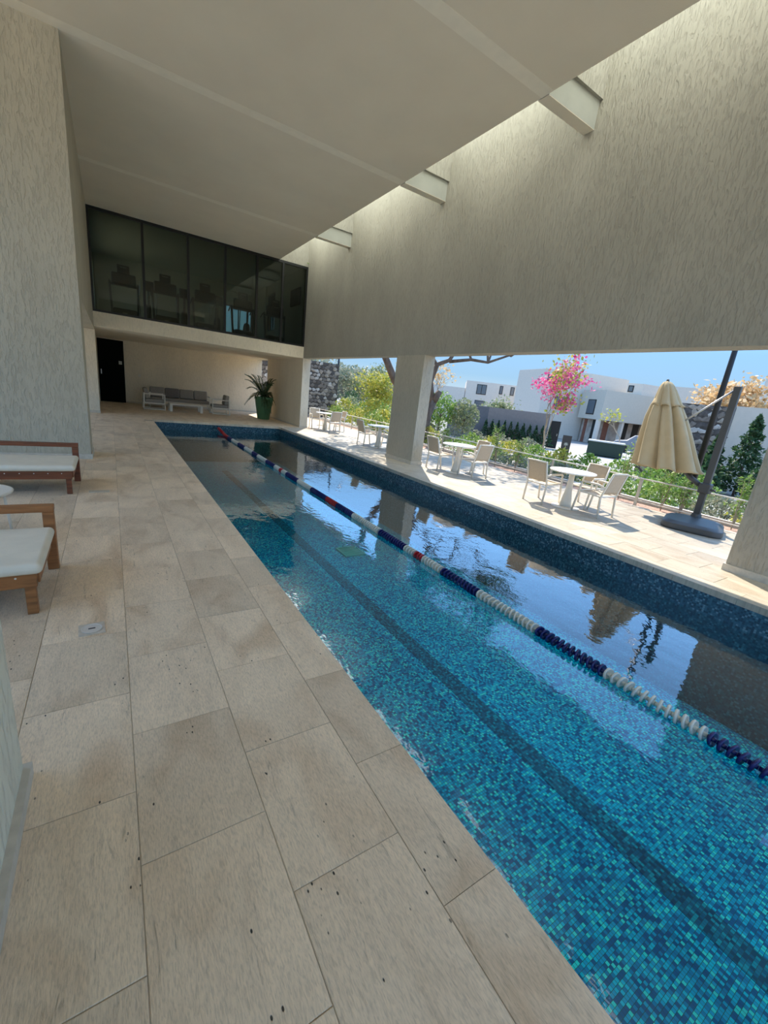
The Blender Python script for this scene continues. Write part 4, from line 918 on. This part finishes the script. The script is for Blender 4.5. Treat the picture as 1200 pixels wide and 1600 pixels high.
# ---- houses
def wall_pt(a, b_, t_, off): 
    a, b_ = Vector(a), Vector(b_); d_ = (b_-a); nrm = Vector((d_.y, -d_.x)).normalized(); return a + d_*t_ + nrm*off
def panel_on(name, a, b_, t0, t1, z0, z1, mat, parent, off=.03, th=.06, flip=1):
    p, q = wall_pt(a, b_, t0, off*flip), wall_pt(a, b_, t1, off*flip); r_, s_ = wall_pt(a, b_, t1, (off-th)*flip), wall_pt(a, b_, t0, (off-th)*flip)
    return MB().prism([tuple(p), tuple(q), tuple(r_), tuple(s_)], z0, z1).build(name, mat, parent)
def window_on(a, b_, t0, t1, z0, z1, parent, flip=1, bars=1):
    L_ = (Vector(b_)-Vector(a)).length; f_ = .08/L_
    w_ = panel_on('window', a, b_, t0, t1, z0, z1, BLACKF, parent, .04, .08, flip)
    n = bars+1
    for k in range(n):
        u0 = t0+f_+(t1-t0-f_)*k/n; u1 = t0+(t1-t0-f_)*(k+1)/n
        panel_on('pane', a, b_, u0, u1, z0+.08, z1-.08, M('window_glass_grey', (.10,.12,.13), .08, var=0) if False else PANE, w_, .055, .02, flip)
PANE = M('dark_window_glass', (.10,.12,.135), .08, var=0, spec=.8)
PANEL_ = M('bright_window_glass', (.45,.50,.50), .15, var=0, spec=.8)
A, B, D_, E_ = (37.18,32.29), (35.56,27.57), (39.3,25.14), (44.0,24.0)
t = thing('white_house', 'white three level house with square windows behind the pink tree', 'house', (0,0,0))
MB().prism([A,B,D_,E_,(50,33),(42,36)], GZ, 5.92).build('walls', HOUSEW, t)
MB().prism([(A[0]+.1,A[1]),(B[0]+.15,B[1]+.1),(D_[0],D_[1]+.2),(E_[0],E_[1]+.2),(49.8,32.8),(42,35.8)], 5.92, 5.97).build('roof', CONC, t)
window_on(B, D_, .05, .36, 4.62, 5.42, t); window_on(B, D_, .52, .66, 4.55, 5.25, t, bars=0); window_on(B, D_, .30, .62, 2.3, 3.5, t); 
t = thing('cream_house', 'cream house with one dark upper window and recessed ground floor porch', 'house', (0,0,0))
P0, P1, P2, P3 = (38.38,25.05), (36.99,21.93), (46,19.6), (46.5,22.6)
MB().prism([P0,P1,P2,P3], 1.75, 4.35).build('upper_walls', HOUSEC, t)
MB().prism([(38.8,24.7),(38.3,22.9),(45.9,20.9),(46.3,22.5)], GZ, 1.75).build('ground_walls', STONEP, t)
window_on(P0, P1, .34, .68, 2.15, 3.5, t, bars=0)
for f_ in (0.0, .30, .62, .98):
    q = (P1[0]+(P2[0]-P1[0])*f_, P1[1]+(P2[1]-P1[1])*f_); MB().box(q[0]+.02, q[0]+.35, q[1]+.05, q[1]+.35, GZ, 1.75).build('porch_column', HOUSEW, t)
GA, GB = (38.3,22.9), (46,20.9)
panel_on('timber_panel', GA, GB, .10, .18, GZ+.02, 1.7, BRICKP, t); panel_on('porch_door', GA, GB, .40, .48, GZ+.02, 1.7, BLACKF, t); panel_on('porch_door', GA, GB, .56, .66, GZ+.02, 1.7, BLACKF, t)
panel_on('timber_panel', (38.8,24.7), GA, .15, .35, GZ+.02, 1.7, BRICKP, t); panel_on('porch_door', (38.8,24.7), GA, .72, .92, GZ+.02, 1.7, BLACKF, t)
MB().prism([(41.3,22.6),(41.6,21.3),(46,20.1),(46.3,22.4)], 4.352, 5.4).build('rooftop_block', HOUSEW, t); window_on((41.3,22.6),(41.6,21.3), .1, .45, 4.6, 5.2, t, bars=0)
t = thing('white_house', 'far white house with two slim windows left of the big white house', 'house', (0,0,0))
F0, F1, F2 = (36.5,47.0), (40.74,44.05), (46.5,39.6)
MB().prism([F1,F2,(52,45),(46,50)], GZ, 4.94).build('walls', HOUSEW, t); MB().prism([F0,(40.7,44.1),(46,50),(41,52)], GZ, 3.9).build('side_walls', HOUSEW, t)
window_on(F1, F2, .20, .38, 3.3, 4.6, t); window_on(F1, F2, .62, .68, 3.6, 4.7, t, bars=0); window_on(F1, F2, .82, .89, 3.6, 4.7, t, bars=0); window_on(F1, F2, .20, .38, 1.6, 2.5, t, bars=0)
t = thing('white_house', 'white flat roofed house seen over the dark stone wall', 'house', (0,0,0))
MB().prism([(43,19.2),(45,14.5),(53,13.2),(54,18.5)], GZ, 5.4).build('walls', HOUSEW, t); MB().prism([(38.2,12.9),(38.25,11.6),(47,11.6),(47,13.0)], GZ, 4.45).build('side_walls', HOUSEW, t)
window_on((38.2,12.9),(38.25,11.6), .62, .86, 3.6, 4.15, t, bars=0)
t = thing('white_tower_house', 'tall white gable end at the right edge by the near pillar', 'house', (0,0,0))
MB().prism([(38.2,11.5),(38.5,9.0),(48,7),(48,11.45)], GZ, 6.3).build('walls', HOUSEW, t); window_on((38.2,11.55),(38.5,9.0), .6, .8, 4.5, 5.3, t, bars=0)
# ---- bin, sign, car
t = thing('green_container', 'dark green lidded container beside the roadside shrubs', 'container', (26.0, 14.6, GZ), math.atan2(-1.97,1.1))
GRN = M('dark_green_paint', (.01,.035,.025), .5, var=.05)
bx('body', (-1.0,1.0,-.5,.5,.06,.88), GRN, t, bevel=.02); bx('lid', (-1.04,1.04,-.54,.54,.88,.96), M('pale_lid', (.55,.58,.56), .5, var=0), t, bevel=.02)
for s in (-1,1): bx('skid', (s*.8-.06, s*.8+.06, -.5,.5,0,.06), DARKP, t)
t = thing('sign_pillar', 'dark slanted sign pillar with a pale emblem under the pink tree', 'sign', (14.55, 9.72, GZ), rad(-55))
MB().prism([(-.16,-.06),(.16,-.06),(.16,.06),(-.16,.06)], 0, 1.45).build('slab', M('dark_brown_sign', (.09,.07,.065), .6, var=.05), t)
mb = MB()
for k in range(7):
    a = rad(-30+40*k); mb.add([(.0,-.063,1.1),(.05*cos(a)-.012*sin(a),-.063,1.12+.05*sin(a)+.012*cos(a)),(.085*cos(a),-.063,1.12+.085*sin(a)),(.05*cos(a)+.012*sin(a),-.063,1.12+.05*sin(a)-.012*cos(a))], [(0,1,2,3)])
mb.box(-.006,.006,-.064,-.062,.98,1.12); mb.build('emblem', WHITEM, t)
t = thing('parked_car', 'silver grey car parked by the cream house porch', 'car', (34.2, 16.3, GZ), math.atan2(-1.5,.8))
CARP = M('silver_car_paint', (.20,.21,.23), .35, .2, var=0)
body = [(-2.1,.25),(-2.15,.6),(-1.95,.85),(-1.2,.95),(-.7,1.38),(.5,1.42),(1.2,1.0),(2.0,.85),(2.15,.6),(2.1,.25)]
vs = [(x,-.85 if z < 1 else -.68,z) for x,z in body] + [(x,.85 if z < 1 else .68,z) for x,z in body]; n = len(body)
MB().add(vs, [tuple(range(n)), tuple(range(n,2*n))[::-1]] + [(i,n+i,n+(i+1) % n,(i+1) % n) for i in range(n)]).build('body', CARP, t, bevel=.05)
for s in (-1,1):
    MB().add([(-1.1,s*.775,1.0),(-.68,s*.70,1.32),(.45,s*.70,1.35),(1.0,s*.775,1.0)], [(0,1,2,3)]).build('side_window', PANE, t)
    for x in (-1.35,1.35):
        o = MB().lathe([(0,-.1),(.28,-.1),(.32,-.07),(.32,.07),(.28,.1),(0,.1)], 20).build('wheel', DARKP, t, loc=(x, s*.78, .32)); o.rotation_euler = (rad(90),0,0)
MB().add([(1.22,-.68,.99),(1.22,.68,.99),(.53,.62,1.40),(.53,-.62,1.40)], [(0,1,2,3)]).build('windscreen', PANE, t)
